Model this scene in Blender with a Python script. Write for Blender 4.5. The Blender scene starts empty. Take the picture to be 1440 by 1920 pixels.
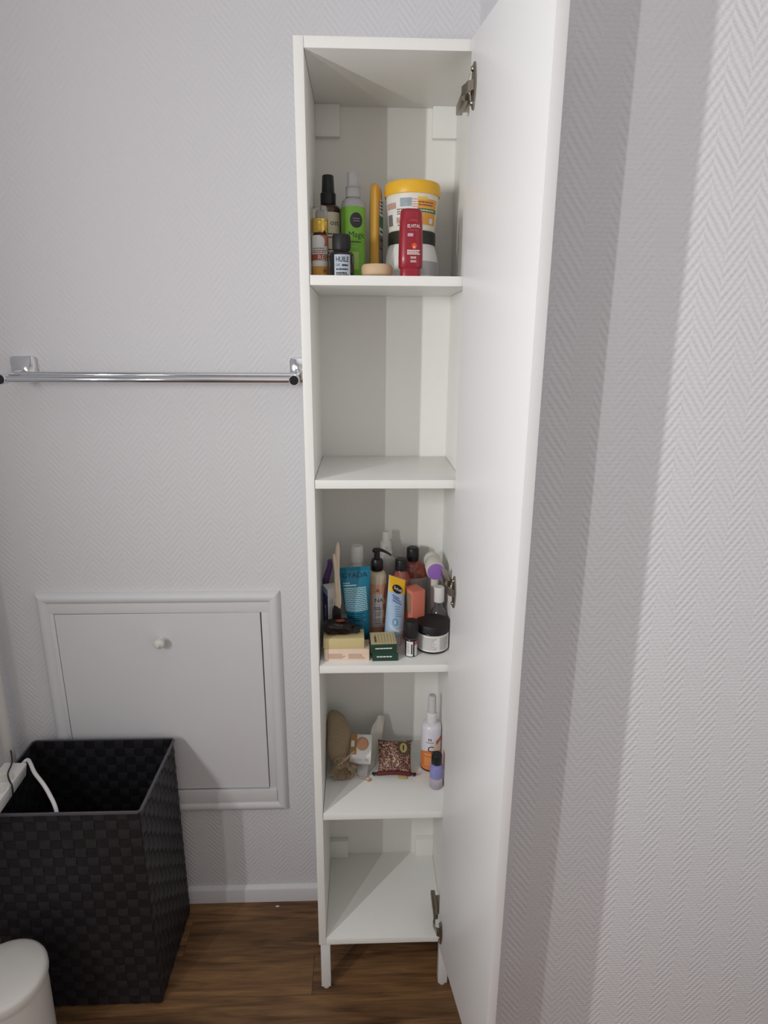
import bpy, bmesh, math, random
from mathutils import Vector, Matrix
random.seed(7)
S = bpy.context.scene
COL = S.collection
pi = math.pi

# ------------------------------------------------------------------ camera
cam_d = bpy.data.cameras.new('camera'); cam = bpy.data.objects.new('camera', cam_d); COL.objects.link(cam)
cam_d.sensor_fit = 'VERTICAL'; cam_d.sensor_height = 36.0; cam_d.lens = 36.0 * 1153.63 / 1920.0
cam_d.clip_start = 0.01; cam_d.clip_end = 50
_r = Vector((0.9993872, -0.0345283, 0.0057461)); _f = Vector((0.0348061, 0.9628807, -0.2676739)); _u = Vector((0.0037095, 0.2677099, 0.9634924))
M = Matrix.Identity(4)
for i in range(3):
    M[i][0] = _r[i]; M[i][1] = _u[i]; M[i][2] = -_f[i]
M[0][3], M[1][3], M[2][3] = 0.10427, -1.36579, 1.48943
cam.matrix_world = M
S.camera = cam

# ------------------------------------------------------------------ world, exposure
S.view_settings.view_transform = 'Standard'; S.view_settings.look = 'None'
S.view_settings.gamma = 1.0; S.view_settings.use_curve_mapping = False
S.view_settings.exposure = 0.22
w = bpy.data.worlds.new('world'); S.world = w; w.use_nodes = True
w.node_tree.nodes['Background'].inputs[0].default_value = (0.8, 0.85, 1.0, 1)
w.node_tree.nodes['Background'].inputs[1].default_value = 0.05

# ------------------------------------------------------------------ lamps: two tall strips on the left wall
def strip(name, loc, power, sx, sy, rot, color=(1, 1, 1)):
    d = bpy.data.lights.new(name, 'AREA'); d.shape = 'RECTANGLE'; d.size = sx; d.size_y = sy
    d.energy = power; d.color = color
    o = bpy.data.objects.new(name, d); COL.objects.link(o); o.location = loc; o.rotation_euler = rot
    o['kind'] = 'helper'
    return o
strip('mirror_lamp', (-0.962, -1.375, 1.56), 14.5, 0.26, 0.03, (0, -pi/2, math.radians(-8)), (1, 0.99, 0.985))
strip('mirror_lamp', (-0.965, -1.99, 1.56), 10.5, 0.26, 0.03, (0, -pi/2, 0), (1, 0.99, 0.985))

# ------------------------------------------------------------------ materials
def lin(c):
    out = []
    for v in c[:3]:
        v = v / 255.0
        out.append(v / 12.92 if v <= 0.04045 else ((v + 0.055) / 1.055) ** 2.4)
    return (out[0], out[1], out[2], 1.0)
MATS = {}
def mat(name, rgb, rough=0.5, metal=0.0, trans=0.0, ior=1.45, spec=0.5, var=0.05, scale=60.0, bump=0.0, bscale=300.0, coat=0.0, sss=0.0):
    if name in MATS: return MATS[name]
    m = bpy.data.materials.new(name); m.use_nodes = True; nt = m.node_tree; N = nt.nodes; L = nt.links
    b = N['Principled BSDF']
    c = lin(rgb)
    b.inputs['Roughness'].default_value = rough; b.inputs['Metallic'].default_value = metal
    b.inputs['Transmission Weight'].default_value = trans; b.inputs['IOR'].default_value = ior
    b.inputs['Specular IOR Level'].default_value = spec
    b.inputs['Coat Weight'].default_value = coat
    tc = N.new('ShaderNodeTexCoord')
    if var > 0:
        no = N.new('ShaderNodeTexNoise'); no.inputs['Scale'].default_value = scale; no.inputs['Detail'].default_value = 3
        L.new(tc.outputs['Object'], no.inputs['Vector'])
        mx = N.new('ShaderNodeMix'); mx.data_type = 'RGBA'
        mx.inputs[6].default_value = tuple(max(0, v * (1 - var)) for v in c[:3]) + (1,)
        mx.inputs[7].default_value = tuple(min(1, v * (1 + var)) for v in c[:3]) + (1,)
        L.new(no.outputs['Fac'], mx.inputs[0]); L.new(mx.outputs[2], b.inputs['Base Color'])
    else:
        b.inputs['Base Color'].default_value = c
    if bump > 0:
        n2 = N.new('ShaderNodeTexNoise'); n2.inputs['Scale'].default_value = bscale; n2.inputs['Detail'].default_value = 4
        L.new(tc.outputs['Object'], n2.inputs['Vector'])
        bp = N.new('ShaderNodeBump'); bp.inputs['Strength'].default_value = bump; bp.inputs['Distance'].default_value = 0.002
        L.new(n2.outputs['Fac'], bp.inputs['Height']); L.new(bp.outputs['Normal'], b.inputs['Normal'])
    MATS[name] = m
    return m

def wallpaper(name, phase, col=0.0348, rgb=(226, 226, 229), strength=0.42, slope=1.18, pitch=0.0145, thr=0.2):
    """white embossed herringbone wallpaper: ribs rise to the zigzag, crossed by a finer thread relief"""
    m = bpy.data.materials.new(name); m.use_nodes = True; nt = m.node_tree; N = nt.nodes; L = nt.links
    b = N['Principled BSDF']; b.inputs['Roughness'].default_value = 0.62; b.inputs['Base Color'].default_value = lin(rgb)
    b.inputs['Specular IOR Level'].default_value = 0.35
    g = N.new('ShaderNodeNewGeometry'); sp = N.new('ShaderNodeSeparateXYZ'); L.new(g.outputs['Position'], sp.inputs[0])
    def math_(op, a, c=None, d=None):
        n = N.new('ShaderNodeMath'); n.operation = op
        for i, v in enumerate((a, c, d)):
            if v is None: continue
            if isinstance(v, (int, float)): n.inputs[i].default_value = v
            else: L.new(v, n.inputs[i])
        return n.outputs[0]
    wob = N.new('ShaderNodeTexNoise'); wob.inputs['Scale'].default_value = 35; wob.inputs['Detail'].default_value = 2
    L.new(g.outputs['Position'], wob.inputs['Vector'])
    wv = math_('MULTIPLY', math_('SUBTRACT', wob.outputs['Fac'], 0.5), 0.004)
    u = math_('ADD', math_('ADD', sp.outputs[0], sp.outputs[1]), math_('ADD', wv, phase))
    pp = math_('PINGPONG', math_('DIVIDE', u, col), 1.0)
    z = math_('ADD', sp.outputs[2], wv)
    ph = math_('DIVIDE', math_('SUBTRACT', z, math_('MULTIPLY', pp, col * slope)), pitch)
    rib = math_('SINE', math_('MULTIPLY', ph, 2 * pi))
    row = math_('DIVIDE', z, 0.0064)
    stag = math_('MULTIPLY', math_('FLOOR', row), 0.43)
    thread = math_('MULTIPLY', math_('SINE', math_('MULTIPLY', row, 2 * pi)),
                   math_('ADD', 0.45, math_('MULTIPLY', 0.55, math_('SINE', math_('MULTIPLY', math_('ADD', math_('DIVIDE', u, 0.0125), stag), 2 * pi)))))
    gr = N.new('ShaderNodeTexNoise'); gr.inputs['Scale'].default_value = 420; gr.inputs['Detail'].default_value = 3
    L.new(g.outputs['Position'], gr.inputs['Vector'])
    h = math_('ADD', math_('MULTIPLY', rib, 0.5), math_('MULTIPLY', thread, thr))
    h = math_('ADD', h, math_('MULTIPLY', gr.outputs['Fac'], 0.5))
    bp = N.new('ShaderNodeBump'); bp.inputs['Strength'].default_value = strength; bp.inputs['Distance'].default_value = 0.0011
    L.new(h, bp.inputs['Height']); L.new(bp.outputs['Normal'], b.inputs['Normal'])
    return m

def wood_floor(seed):
    m = bpy.data.materials.new('vinyl_wood'); m.use_nodes = True; nt = m.node_tree; N = nt.nodes; L = nt.links
    b = N['Principled BSDF']; b.inputs['Roughness'].default_value = 0.5
    tc = N.new('ShaderNodeTexCoord'); oi = N.new('ShaderNodeObjectInfo')
    g = N.new('ShaderNodeNewGeometry')
    mp = N.new('ShaderNodeMapping'); mp.inputs['Scale'].default_value = (2.2, 26.0, 1.0)
    ad = N.new('ShaderNodeVectorMath'); ad.operation = 'ADD'
    cm = N.new('ShaderNodeCombineXYZ'); ml = N.new('ShaderNodeMath'); ml.operation = 'MULTIPLY'; ml.inputs[1].default_value = 37.0
    L.new(oi.outputs['Random'], ml.inputs[0]); L.new(ml.outputs[0], cm.inputs[2]); L.new(ml.outputs[0], cm.inputs[0])
    L.new(g.outputs['Position'], mp.inputs['Vector']); L.new(mp.outputs[0], ad.inputs[0]); L.new(cm.outputs[0], ad.inputs[1])
    n1 = N.new('ShaderNodeTexNoise'); n1.inputs['Scale'].default_value = 1.6; n1.inputs['Detail'].default_value = 6; n1.inputs['Distortion'].default_value = 1.0
    L.new(ad.outputs[0], n1.inputs['Vector'])
    mp2 = N.new('ShaderNodeMapping'); mp2.inputs['Scale'].default_value = (6, 160, 1); L.new(g.outputs['Position'], mp2.inputs['Vector'])
    n2 = N.new('ShaderNodeTexNoise'); n2.inputs['Scale'].default_value = 2.0; n2.inputs['Detail'].default_value = 4
    L.new(mp2.outputs[0], n2.inputs['Vector'])
    cr = N.new('ShaderNodeValToRGB'); e = cr.color_ramp.elements
    e[0].position = 0.30; e[0].color = lin((72, 51, 33)); e[1].position = 0.76; e[1].color = lin((164, 124, 80))
    e2 = e.new(0.46); e2.color = lin((122, 88, 57))
    L.new(n1.outputs['Fac'], cr.inputs['Fac'])
    mx = N.new('ShaderNodeMix'); mx.data_type = 'RGBA'; mx.blend_type = 'MULTIPLY'; mx.inputs[0].default_value = 0.45
    cr2 = N.new('ShaderNodeValToRGB'); cr2.color_ramp.elements[0].position = 0.35; cr2.color_ramp.elements[0].color = (0.45, 0.42, 0.4, 1)
    cr2.color_ramp.elements[1].position = 0.6; cr2.color_ramp.elements[1].color = (1, 1, 1, 1)
    L.new(n2.outputs['Fac'], cr2.inputs['Fac']); L.new(cr.outputs[0], mx.inputs[6]); L.new(cr2.outputs[0], mx.inputs[7])
    mx2 = N.new('ShaderNodeMix'); mx2.data_type = 'RGBA'; mx2.blend_type = 'MULTIPLY'; mx2.inputs[0].default_value = 1.0
    mr = N.new('ShaderNodeMapRange'); mr.inputs[3].default_value = 0.8; mr.inputs[4].default_value = 1.15
    L.new(oi.outputs['Random'], mr.inputs[0]); L.new(mx.outputs[2], mx2.inputs[6]); L.new(mr.outputs[0], mx2.inputs[7])
    L.new(mx2.outputs[2], b.inputs['Base Color'])
    bp = N.new('ShaderNodeBump'); bp.inputs['Strength'].default_value = 0.25; bp.inputs['Distance'].default_value = 0.001
    L.new(n2.outputs['Fac'], bp.inputs['Height']); L.new(bp.outputs[0], b.inputs['Normal'])
    return m

def damask():
    m = bpy.data.materials.new('damask'); m.use_nodes = True; nt = m.node_tree; N = nt.nodes; L = nt.links
    b = N['Principled BSDF']; b.inputs['Roughness'].default_value = 0.55
    tc = N.new('ShaderNodeTexCoord')
    v = N.new('ShaderNodeTexVoronoi'); v.inputs['Scale'].default_value = 210; v.feature = 'DISTANCE_TO_EDGE'
    n = N.new('ShaderNodeTexNoise'); n.inputs['Scale'].default_value = 180; n.inputs['Detail'].default_value = 2
    L.new(tc.outputs['Object'], v.inputs['Vector']); L.new(tc.outputs['Object'], n.inputs['Vector'])
    ma = N.new('ShaderNodeMath'); ma.operation = 'ADD'
    mb = N.new('ShaderNodeMath'); mb.operation = 'MULTIPLY'; mb.inputs[1].default_value = 0.35
    L.new(n.outputs['Fac'], mb.inputs[0]); L.new(v.outputs['Distance'], ma.inputs[0]); L.new(mb.outputs[0], ma.inputs[1])
    cr = N.new('ShaderNodeValToRGB'); e = cr.color_ramp.elements
    e[0].position = 0.185; e[0].color = lin((206, 178, 140)); e[1].position = 0.25; e[1].color = lin((84, 40, 44))
    L.new(ma.outputs[0], cr.inputs['Fac']); L.new(cr.outputs[0], b.inputs['Base Color'])
    return m

white_m = mat('cabinet_white', (241, 241, 237), 0.38, var=0.012)
door_m = mat('door_white', (237, 237, 237), 0.35, var=0.01)
paint_m = mat('wall_paint', (226, 226, 228), 0.5, var=0.02, scale=12, bump=0.12, bscale=40)
metal_m = mat('hinge_nickel', (150, 143, 132), 0.3, metal=1.0, var=0.05)
chrome_m = mat('chrome', (225, 228, 232), 0.07, metal=1.0, var=0.0)
dark_m = mat('recess_shade', (18, 17, 17), 0.9, var=0.0)  # near-black colour paints the shade inside the hatch hollow
black_m = mat('black_plastic', (24, 24, 27), 0.38, var=0.04)
blackm_m = mat('matte_black', (28, 27, 28), 0.55, var=0.05)
strap_m = mat('woven_strap', (24, 23, 26), 0.55, var=0.15, scale=35, bump=0.3, bscale=700)
strapb_m = mat('woven_strap_sheen', (41, 39, 44), 0.5, var=0.2, scale=35, bump=0.3, bscale=700)  # same strap in a paler colour, painting the sheen on the uprights
pwhite_m = mat('white_plastic', (232, 231, 229), 0.35, var=0.015)
ivory_m = mat('ivory_plastic', (222, 219, 209), 0.4, var=0.02)
clear_m = mat('clear_plastic', (236, 236, 238), 0.08, trans=0.95, ior=1.3, var=0.0)
frost_m = mat('frosted_plastic', (226, 226, 228), 0.35, trans=0.55, ior=1.3, var=0.01)
paper_m = mat('white_paper', (230, 229, 226), 0.6, var=0.02)
ink_m = mat('dark_ink', (42, 42, 46), 0.6, var=0.0)
grey_ink = mat('grey_ink', (150, 148, 150), 0.6, var=0.0)
white_ink = mat('white_ink', (235, 232, 228), 0.6, var=0.0)

# ------------------------------------------------------------------ mesh helpers
class G:
    def __init__(s): s.v = []; s.f = []
    def add(s, v, f):
        k = len(s.v); s.v += [tuple(p) for p in v]; s.f += [tuple(i + k for i in q) for q in f]; return s
    def quad(s, a, b, c, d): return s.add([a, b, c, d], [(0, 1, 2, 3)])
    def box(s, x0, x1, y0, y1, z0, z1, bev=0.0):
        if bev <= 0:
            v = [(x, y, z) for x in (x0, x1) for y in (y0, y1) for z in (z0, z1)]
            return s.add(v, [(0, 1, 3, 2), (4, 6, 7, 5), (0, 4, 5, 1), (2, 3, 7, 6), (0, 2, 6, 4), (1, 5, 7, 3)])
        bm = bmesh.new(); bmesh.ops.create_cube(bm, size=1.0)
        for q in bm.verts: q.co = Vector(((x0 + x1) / 2 + q.co.x * (x1 - x0), (y0 + y1) / 2 + q.co.y * (y1 - y0), (z0 + z1) / 2 + q.co.z * (z1 - z0)))
        bmesh.ops.bevel(bm, geom=bm.edges[:], offset=bev, segments=2, affect='EDGES', profile=0.6)
        return s.bm(bm)
    def bm(s, bm):
        bm.verts.index_update(); v = [q.co.copy() for q in bm.verts]; f = [[q.index for q in p.verts] for p in bm.faces]; bm.free()
        return s.add(v, f)
    def lathe(s, prof, n=32, sx=1.0, sy=1.0, c=(0, 0), z=0.0):
        rings = []; v = []; f = []
        for (r, h) in prof:
            if r < 1e-6:
                rings.append([len(v)]); v.append((c[0], c[1], z + h))
            else:
                k = len(v); rings.append(list(range(k, k + n)))
                for i in range(n):
                    a = 2 * pi * i / n; v.append((c[0] + r * sx * math.sin(a), c[1] - r * sy * math.cos(a), z + h))
        for A, B in zip(rings, rings[1:]):
            for i in range(n):
                j = (i + 1) % n
                if len(A) == 1 and len(B) == 1: continue
                if len(A) == 1: f.append((A[0], B[j], B[i]))
                elif len(B) == 1: f.append((A[i], A[j], B[0]))
                else: f.append((A[i], A[j], B[j], B[i]))
        return s.add(v, f)
    def loft(s, rings, cap=True, closed=True):
        n = len(rings[0]); v = [p for r in rings for p in r]; f = []
        for k in range(len(rings) - 1):
            for i in range(n if closed else n - 1):
                j = (i + 1) % n
                f.append((k * n + i, k * n + j, (k + 1) * n + j, (k + 1) * n + i))
        if cap: f.append(tuple(reversed(range(n)))); f.append(tuple(range((len(rings) - 1) * n, len(rings) * n)))
        return s.add(v, f)
    def tube(s, pts, r, n=10, cap=True):
        pts = [Vector(p) for p in pts]; rings = []; up = None
        for i, p in enumerate(pts):
            t = (pts[min(i + 1, len(pts) - 1)] - pts[max(i - 1, 0)]).normalized()
            if up is None:
                up = Vector((0, 0, 1)) if abs(t.z) < 0.9 else Vector((1, 0, 0))
            up = (up - t * up.dot(t)).normalized(); side = t.cross(up)
            rr = r[i] if isinstance(r, (list, tuple)) else r
            rings.append([p + (up * math.sin(2 * pi * k / n) + side * math.cos(2 * pi * k / n)) * rr for k in range(n)])
        return s.loft(rings, cap)
    def map(s, fn): s.v = [tuple(fn(*p)) for p in s.v]; return s
    def go(s, name, m, parent=None, loc=None, rot=None, smooth=True, ang=35):
        me = bpy.data.meshes.new(name); me.from_pydata(s.v, [], s.f); me.update()
        bm = bmesh.new(); bm.from_mesh(me); bmesh.ops.recalc_face_normals(bm, faces=bm.faces[:]) if len(s.f) < 60000 else None; bm.to_mesh(me); bm.free()
        if smooth:
            me.polygons.foreach_set('use_smooth', [True] * len(me.polygons))
            me.set_sharp_from_angle(angle=math.radians(ang))
        me.materials.append(m)
        o = bpy.data.objects.new(name, me); COL.objects.link(o)
        if parent: o.parent = parent
        if loc: o.location = loc
        if rot: o.rotation_euler = rot
        return o

def tag(o, label=None, cat=None, group=None, kind=None):
    if label: o['label'] = label
    if cat: o['category'] = cat
    if group: o['group'] = group
    if kind: o['kind'] = kind
    return o
def thing(name, loc, label, cat, rot=(0, 0, 0), group=None):
    o = bpy.data.objects.new(name, None); COL.objects.link(o); o.location = loc; o.rotation_euler = rot
    o.empty_display_size = 0.02
    return tag(o, label, cat, group)
def smoothpath(pts, k=6):
    P = [Vector(p) for p in pts]; out = []
    for i in range(len(P) - 1):
        a = P[max(i - 1, 0)]; b = P[i]; c = P[i + 1]; d = P[min(i + 2, len(P) - 1)]
        for j in range(k):
            t = j / k
            out.append(0.5 * ((2 * b) + (c - a) * t + (2 * a - 5 * b + 4 * c - d) * t * t + (3 * b - a - 3 * c + d) * t ** 3))
    out.append(P[-1]); return out

# surfaces to print on: fn(u, v, lift) -> xyz  (u to the right, v up, as the viewer sees it)
def cyl(r, sx=1.0, sy=1.0, z0=0.0, a0=0.0, cone=None):
    def fn(u, v, d=0.0):
        rr = (r if cone is None else cone(v)) + d; a = a0 + u / r
        return (rr * sx * math.sin(a), -rr * sy * math.cos(a), z0 + v)
    return fn
def flat(x0, y0, z0): return lambda u, v, d=0.0: (x0 + u, y0 - d, z0 + v)
def xface(x0, y0, z0, sgn): # face looking along +x (sgn=1) or -x (sgn=-1)
    return lambda u, v, d=0.0: (x0 + sgn * d, y0 + sgn * u, z0 + v)
def top(x0, y0, z0): return lambda u, v, d=0.0: (x0 + u, y0 + v, z0 + d)
def patch(fn, u0, u1, v0, v1, d=0.0003, nu=14, nv=2):
    g = G(); g.v = [fn(u0 + (u1 - u0) * i / nu, v0 + (v1 - v0) * j / nv, d) for j in range(nv + 1) for i in range(nu + 1)]
    g.f = [(j * (nu + 1) + i, j * (nu + 1) + i + 1, (j + 1) * (nu + 1) + i + 1, (j + 1) * (nu + 1) + i) for j in range(nv) for i in range(nu)]
    return g
def disc(fn, cu, cv, ru, rv, d=0.0005, n=28, m=5):
    g = G(); g.v = [fn(cu, cv, d)] + [fn(cu + ru * k / m * math.cos(2 * pi * i / n), cv + rv * k / m * math.sin(2 * pi * i / n), d) for k in range(1, m + 1) for i in range(n)]
    g.f = [(0, i + 1, (i + 1) % n + 1) for i in range(n)]
    for k in range(m - 1):
        g.f += [(1 + k * n + i, 1 + (k + 1) * n + i, 1 + (k + 1) * n + (i + 1) % n, 1 + k * n + (i + 1) % n) for i in range(n)]
    return g
_tc = {}
def text(fn, s, size, u, v, d=0.0006, align='CENTER', sx=1.0, rot=0.0, bold=0.0):
    key = (s, align, bold)
    if key not in _tc:
        c = bpy.data.curves.new('t', 'FONT'); c.body = s; c.size = 1.0; c.align_x = align; c.resolution_u = 2; c.offset = bold
        o = bpy.data.objects.new('t', c); COL.objects.link(o); bpy.context.view_layer.update()
        me = o.evaluated_get(bpy.context.evaluated_depsgraph_get()).to_mesh()
        _tc[key] = ([tuple(q.co) for q in me.vertices], [tuple(p.vertices) for p in me.polygons])
        bpy.data.objects.remove(o); bpy.data.curves.remove(c)
    V, F = _tc[key]; g = G(); cr, sr = math.cos(rot), math.sin(rot)
    g.v = []
    for (x, y, z) in V:
        x *= size * sx; y *= size
        g.v.append(fn(u + x * cr - y * sr, v + x * sr + y * cr, d))
    g.f = list(F)
    return g
def dashes(fn, u0, u1, rows, h, seed=1, d=0.0006, fill=0.8, word=(0.08, 0.2)):
    """rows of print too small to read"""
    rnd = random.Random(seed); g = G(); W = u1 - u0
    for v in rows:
        u = u0; end = u1 - rnd.random() * W * 0.25
        while u < end:
            wl = min(W * rnd.uniform(*word), end - u)
            if wl > W * 0.02:
                k = patch(fn, u, u + wl * fill, v, v + h, d, 2, 1); g.add(k.v, k.f)
            u += wl
    return g

# ================================================================== ROOM
XL, XR, YB, ZC = -1.0, 1.30, -3.1, 2.5
HX0, HX1, HZ0, HZ1 = -0.6255, -0.1385, 0.366, 0.8645      # hatch opening in the back wall
wp_back = wallpaper('wallpaper_back', 0.1739 + 0.0348)
g = G()
xs = [XL, HX0, HX1, 0.33]; zs = [0, HZ0, HZ1, ZC]
for i in range(3):
    for j in range(3):
        if i == 1 and j == 1: continue
        g.quad((xs[i], 0, zs[j]), (xs[i + 1], 0, zs[j]), (xs[i + 1], 0, zs[j + 1]), (xs[i], 0, zs[j + 1]))
tag(g.go('wall_back', wp_back, smooth=False), kind='structure')
wp_right = wallpaper('wallpaper_right', -0.609 + 0.4 + 0.0357, 0.0357, strength=0.6, slope=1.4, pitch=0.0180, thr=0.42)
g = G(); g.quad((0.33, -0.40, 0), (XR, -0.40, 0), (XR, -0.40, ZC), (0.33, -0.40, ZC)); g.quad((0.33, 0, 0), (0.33, -0.40, 0), (0.33, -0.40, ZC), (0.33, 0, ZC))
tag(g.go('wall_right', wp_right, smooth=False), kind='structure')
g = G(); g.quad((XR, -0.40, 0), (XR, YB, 0), (XR, YB, ZC), (XR, -0.40, ZC))
tag(g.go('wall_side', wp_right, smooth=False), kind='structure')
g = G(); g.quad((XL, 0, 0), (XL, 0, ZC), (XL, YB, ZC), (XL, YB, 0))
tag(g.go('wall_left', wp_back, smooth=False), kind='structure')
g = G(); g.quad((XL, YB, 0), (XL, YB, ZC), (XR, YB, ZC), (XR, YB, 0))
tag(g.go('wall_front', mat('pale_wall', (214, 207, 199), 0.6, var=0.03), smooth=False), kind='structure')
g = G(); g.quad((XL, 0, ZC), (XR, 0, ZC), (XR, YB, ZC), (XL, YB, ZC))
tag(g.go('ceiling', paint_m, smooth=False), kind='structure')
floor_m = wood_floor(1)
g = G(); g.quad((XL, YB, -0.004), (XR, YB, -0.004), (XR, 0, -0.004), (XL, 0, -0.004))
floor = tag(g.go('floor', mat('floor_joint', (38, 27, 20), 0.8), smooth=False), kind='structure')
rows = [0.0, -0.065] + [-0.065 - 0.1 * i for i in range(1, 40)]
ends = [0.62, -0.35, -0.02, 0.40, -0.55, 0.15]
for i in range(len(rows) - 1):
    y1, y0 = rows[i], max(rows[i + 1], YB)
    if y1 <= YB: break
    x = ends[i % 6] - 2.0
    while x < XR:
        a, b = max(x, XL), min(x + 1.0, XR)
        if b - a > 0.02:
            G().box(a + 0.0004, b - 0.0004, y0 + 0.0004, y1 - 0.0004, -0.004, 0.0).go('plank', floor_m, floor, smooth=False)
        x += 1.0
# baseboard along the back wall
def profile_x(name, prof, x0, x1, m, parent=None, mitre=0.0):
    g = G(); g.loft([[(x0 + mitre * q[2] if len(q) > 2 else x0, q[0], q[1]) for q in prof], [(x1 - mitre * q[2] if len(q) > 2 else x1, q[0], q[1]) for q in prof]])
    return g.go(name, m, parent, ang=50)
tag(profile_x('baseboard_back', [(0, 0), (-0.011, 0), (-0.011, 0.040), (-0.0095, 0.0435), (-0.006, 0.046), (0, 0.049)], XL, 0.3295, paint_m), kind='structure')
tag(profile_x('baseboard_right', [(-0.4, 0), (-0.411, 0), (-0.411, 0.040), (-0.4095, 0.0435), (-0.406, 0.046), (-0.4, 0.049)], 0.33, XR, paint_m), kind='structure')
G().lathe([(0.0128, 0.0), (0.0128, ZC)], 20, c=(-0.757, -0.05)).go('trim_1', mat('pipe_white', (222, 219, 214), 0.35, var=0.02))
tag(bpy.data.objects['trim_1'], 'white painted standpipe in the left corner behind the basket', None, kind='structure')

# ================================================================== ACCESS HATCH
hat = thing('access_hatch', (0, 0, 0), 'white painted wooden access hatch with moulded frame and round knob, low on the wall', 'hatch')
AX0, AX1, AZ0, AZ1 = -0.6625, -0.0935, 0.3010, 0.9180
def moulding(a, b, inward, name='frame_moulding', wd=0.028):
    """half-round moulding from a to b on the wall (x,z), widths towards inward, mitred"""
    a = Vector((a[0], 0, a[1])); b = Vector((b[0], 0, b[1])); n = Vector((inward[0], 0, inward[1])); t = (b - a).normalized()
    prof = [(0, 0.0), (0.001, -0.006), (0.005, -0.012), (0.010, -0.0145), (0.016, -0.0145), (0.022, -0.0115), (0.0265, -0.0075), (wd, -0.0055), (wd, 0.0)]
    r1 = [a + n * p + t * p + Vector((0, q, 0)) for p, q in prof]; r2 = [b + n * p - t * p + Vector((0, q, 0)) for p, q in prof]
    return G().loft([r1, r2]).go(name, paint_m, hat, ang=50)
moulding((AX0, AZ1), (AX1, AZ1), (0, -1)); moulding((AX0, AZ0), (AX1, AZ0), (0, 1))
moulding((AX0, AZ0), (AX0, AZ1), (1, 0)); moulding((AX1, AZ0), (AX1, AZ1), (-1, 0))
k = 0.0275
G().box(AX0 + k, AX1 - k, -0.0065, 0.0, HZ1, AZ1 - k, 0.0008).go('frame_rail', paint_m, hat)
G().box(AX0 + k, AX1 - k, -0.0105, 0.0, AZ0 + k, HZ0 - 0.001, 0.0015).go('frame_rail', paint_m, hat)
G().box(AX0 + k, HX0 - 0.0003, -0.0065, 0.0, HZ0 - 0.001, HZ1, 0.0008).go('frame_stile', paint_m, hat)
G().box(HX1, AX1 - k, -0.0065, 0.0, HZ0 - 0.001, HZ1, 0.0008).go('frame_stile', paint_m, hat)
g = G(); e = 0.06
g.quad((HX0, e, HZ0), (HX1, e, HZ0), (HX1, e, HZ1), (HX0, e, HZ1))
for p, q in (((HX0, HZ0), (HX1, HZ0)), ((HX1, HZ0), (HX1, HZ1)), ((HX1, HZ1), (HX0, HZ1)), ((HX0, HZ1), (HX0, HZ0))):
    g.quad((p[0], 0, p[1]), (q[0], 0, q[1]), (q[0], e, q[1]), (p[0], e, p[1]))
g.go('hatch_recess', dark_m, hat, smooth=False)
pan = G()
pv = [(HX0 + 0.0012, HZ0 + 0.003), (HX1 - 0.0022, HZ0 + 0.003), (HX1 - 0.0032, HZ1 - 0.0012), (HX0 + 0.0004, HZ1 - 0.0024)]
pan.loft([[(x, 0.012, z) for x, z in pv], [(x, -0.0045, z) for x, z in pv], [(x + (0.001 if x < -0.4 else -0.001), -0.0055, z + (0.001 if z < 0.6 else -0.001)) for x, z in pv]])
hp = pan.go('hatch_panel', paint_m, hat, ang=20)
kn = G().lathe([(0, 0.0), (0.009, 0.0), (0.009, 0.004), (0.0065, 0.006), (0.006, 0.011), (0.010, 0.015), (0.0128, 0.020), (0.0128, 0.024), (0.010, 0.028), (0.006, 0.0305), (0.0045, 0.0305), (0.0045, 0.034), (0.003, 0.0355), (0, 0.036)], 24)
kn.map(lambda x, y, z: (x, -z, y)); kn.go('knob', mat('knob_gloss', (226, 224, 218), 0.25, var=0.01), hp, loc=(-0.3785, -0.0055, 0.795))

# ================================================================== TOWEL RAIL
tr = thing('towel_rail', (0, 0, 1.41), 'chrome double towel rail on square wall plates, left of the open cabinet', 'towel rail')
def rr_plate(x0, x1, z0, z1, rad, y0, y1):
    pts = []
    for cx, cz, a0 in ((x1 - rad, z1 - rad, 0), (x0 + rad, z1 - rad, pi / 2), (x0 + rad, z0 + rad, pi), (x1 - rad, z0 + rad, 1.5 * pi)):
        for i in range(5): a = a0 + i * pi / 8; pts.append((cx + rad * math.cos(a), cz + rad * math.sin(a)))
    ins = 0.0012; mx, mz = (x0 + x1) / 2, (z0 + z1) / 2
    sh = lambda p, s: (mx + (p[0] - mx) * s, mz + (p[1] - mz) * s)
    return G().loft([[(p[0], y0, p[1]) for p in pts], [(p[0], y1 + ins, p[1]) for p in pts], [(sh(p, 0.95)[0], y1, sh(p, 0.95)[1]) for p in pts]])
for x0, x1 in ((-0.634, -0.584), (-0.050, -0.0035)):
    rr_plate(x0, x1, -0.008, 0.0445, 0.008, 0.0, -0.012).go('wall_plate', chrome_m, tr, ang=50)
for x in (-0.612, -0.030):
    g = G(); s = 1 if x < -0.3 else -1
    g.loft([[(x - 0.004, -0.011, 0.0175), (x + 0.004, -0.011, 0.0175), (x + 0.004, -0.011, -0.004), (x - 0.004, -0.011, -0.004)],
            [(x - 0.004, -0.05, 0.0155), (x + 0.004, -0.05, 0.0155), (x + 0.004, -0.05, -0.004), (x - 0.004, -0.05, -0.004)],
            [(x - 0.004, -0.094, 0.0085), (x + 0.004, -0.094, 0.0085), (x + 0.004, -0.094, -0.0055), (x - 0.004, -0.094, -0.0055)]])
    g.go('arm', chrome_m, tr, ang=20)
for y, z, r in ((-0.048, 0.0090, 0.0062), (-0.09, 0.0022, 0.0066)):
    g = G().lathe([(r, -0.612), (r, -0.030)], 24); g.map(lambda a, b, c: (c, a + y, b + z)); g.go('bar', chrome_m, tr)
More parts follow.
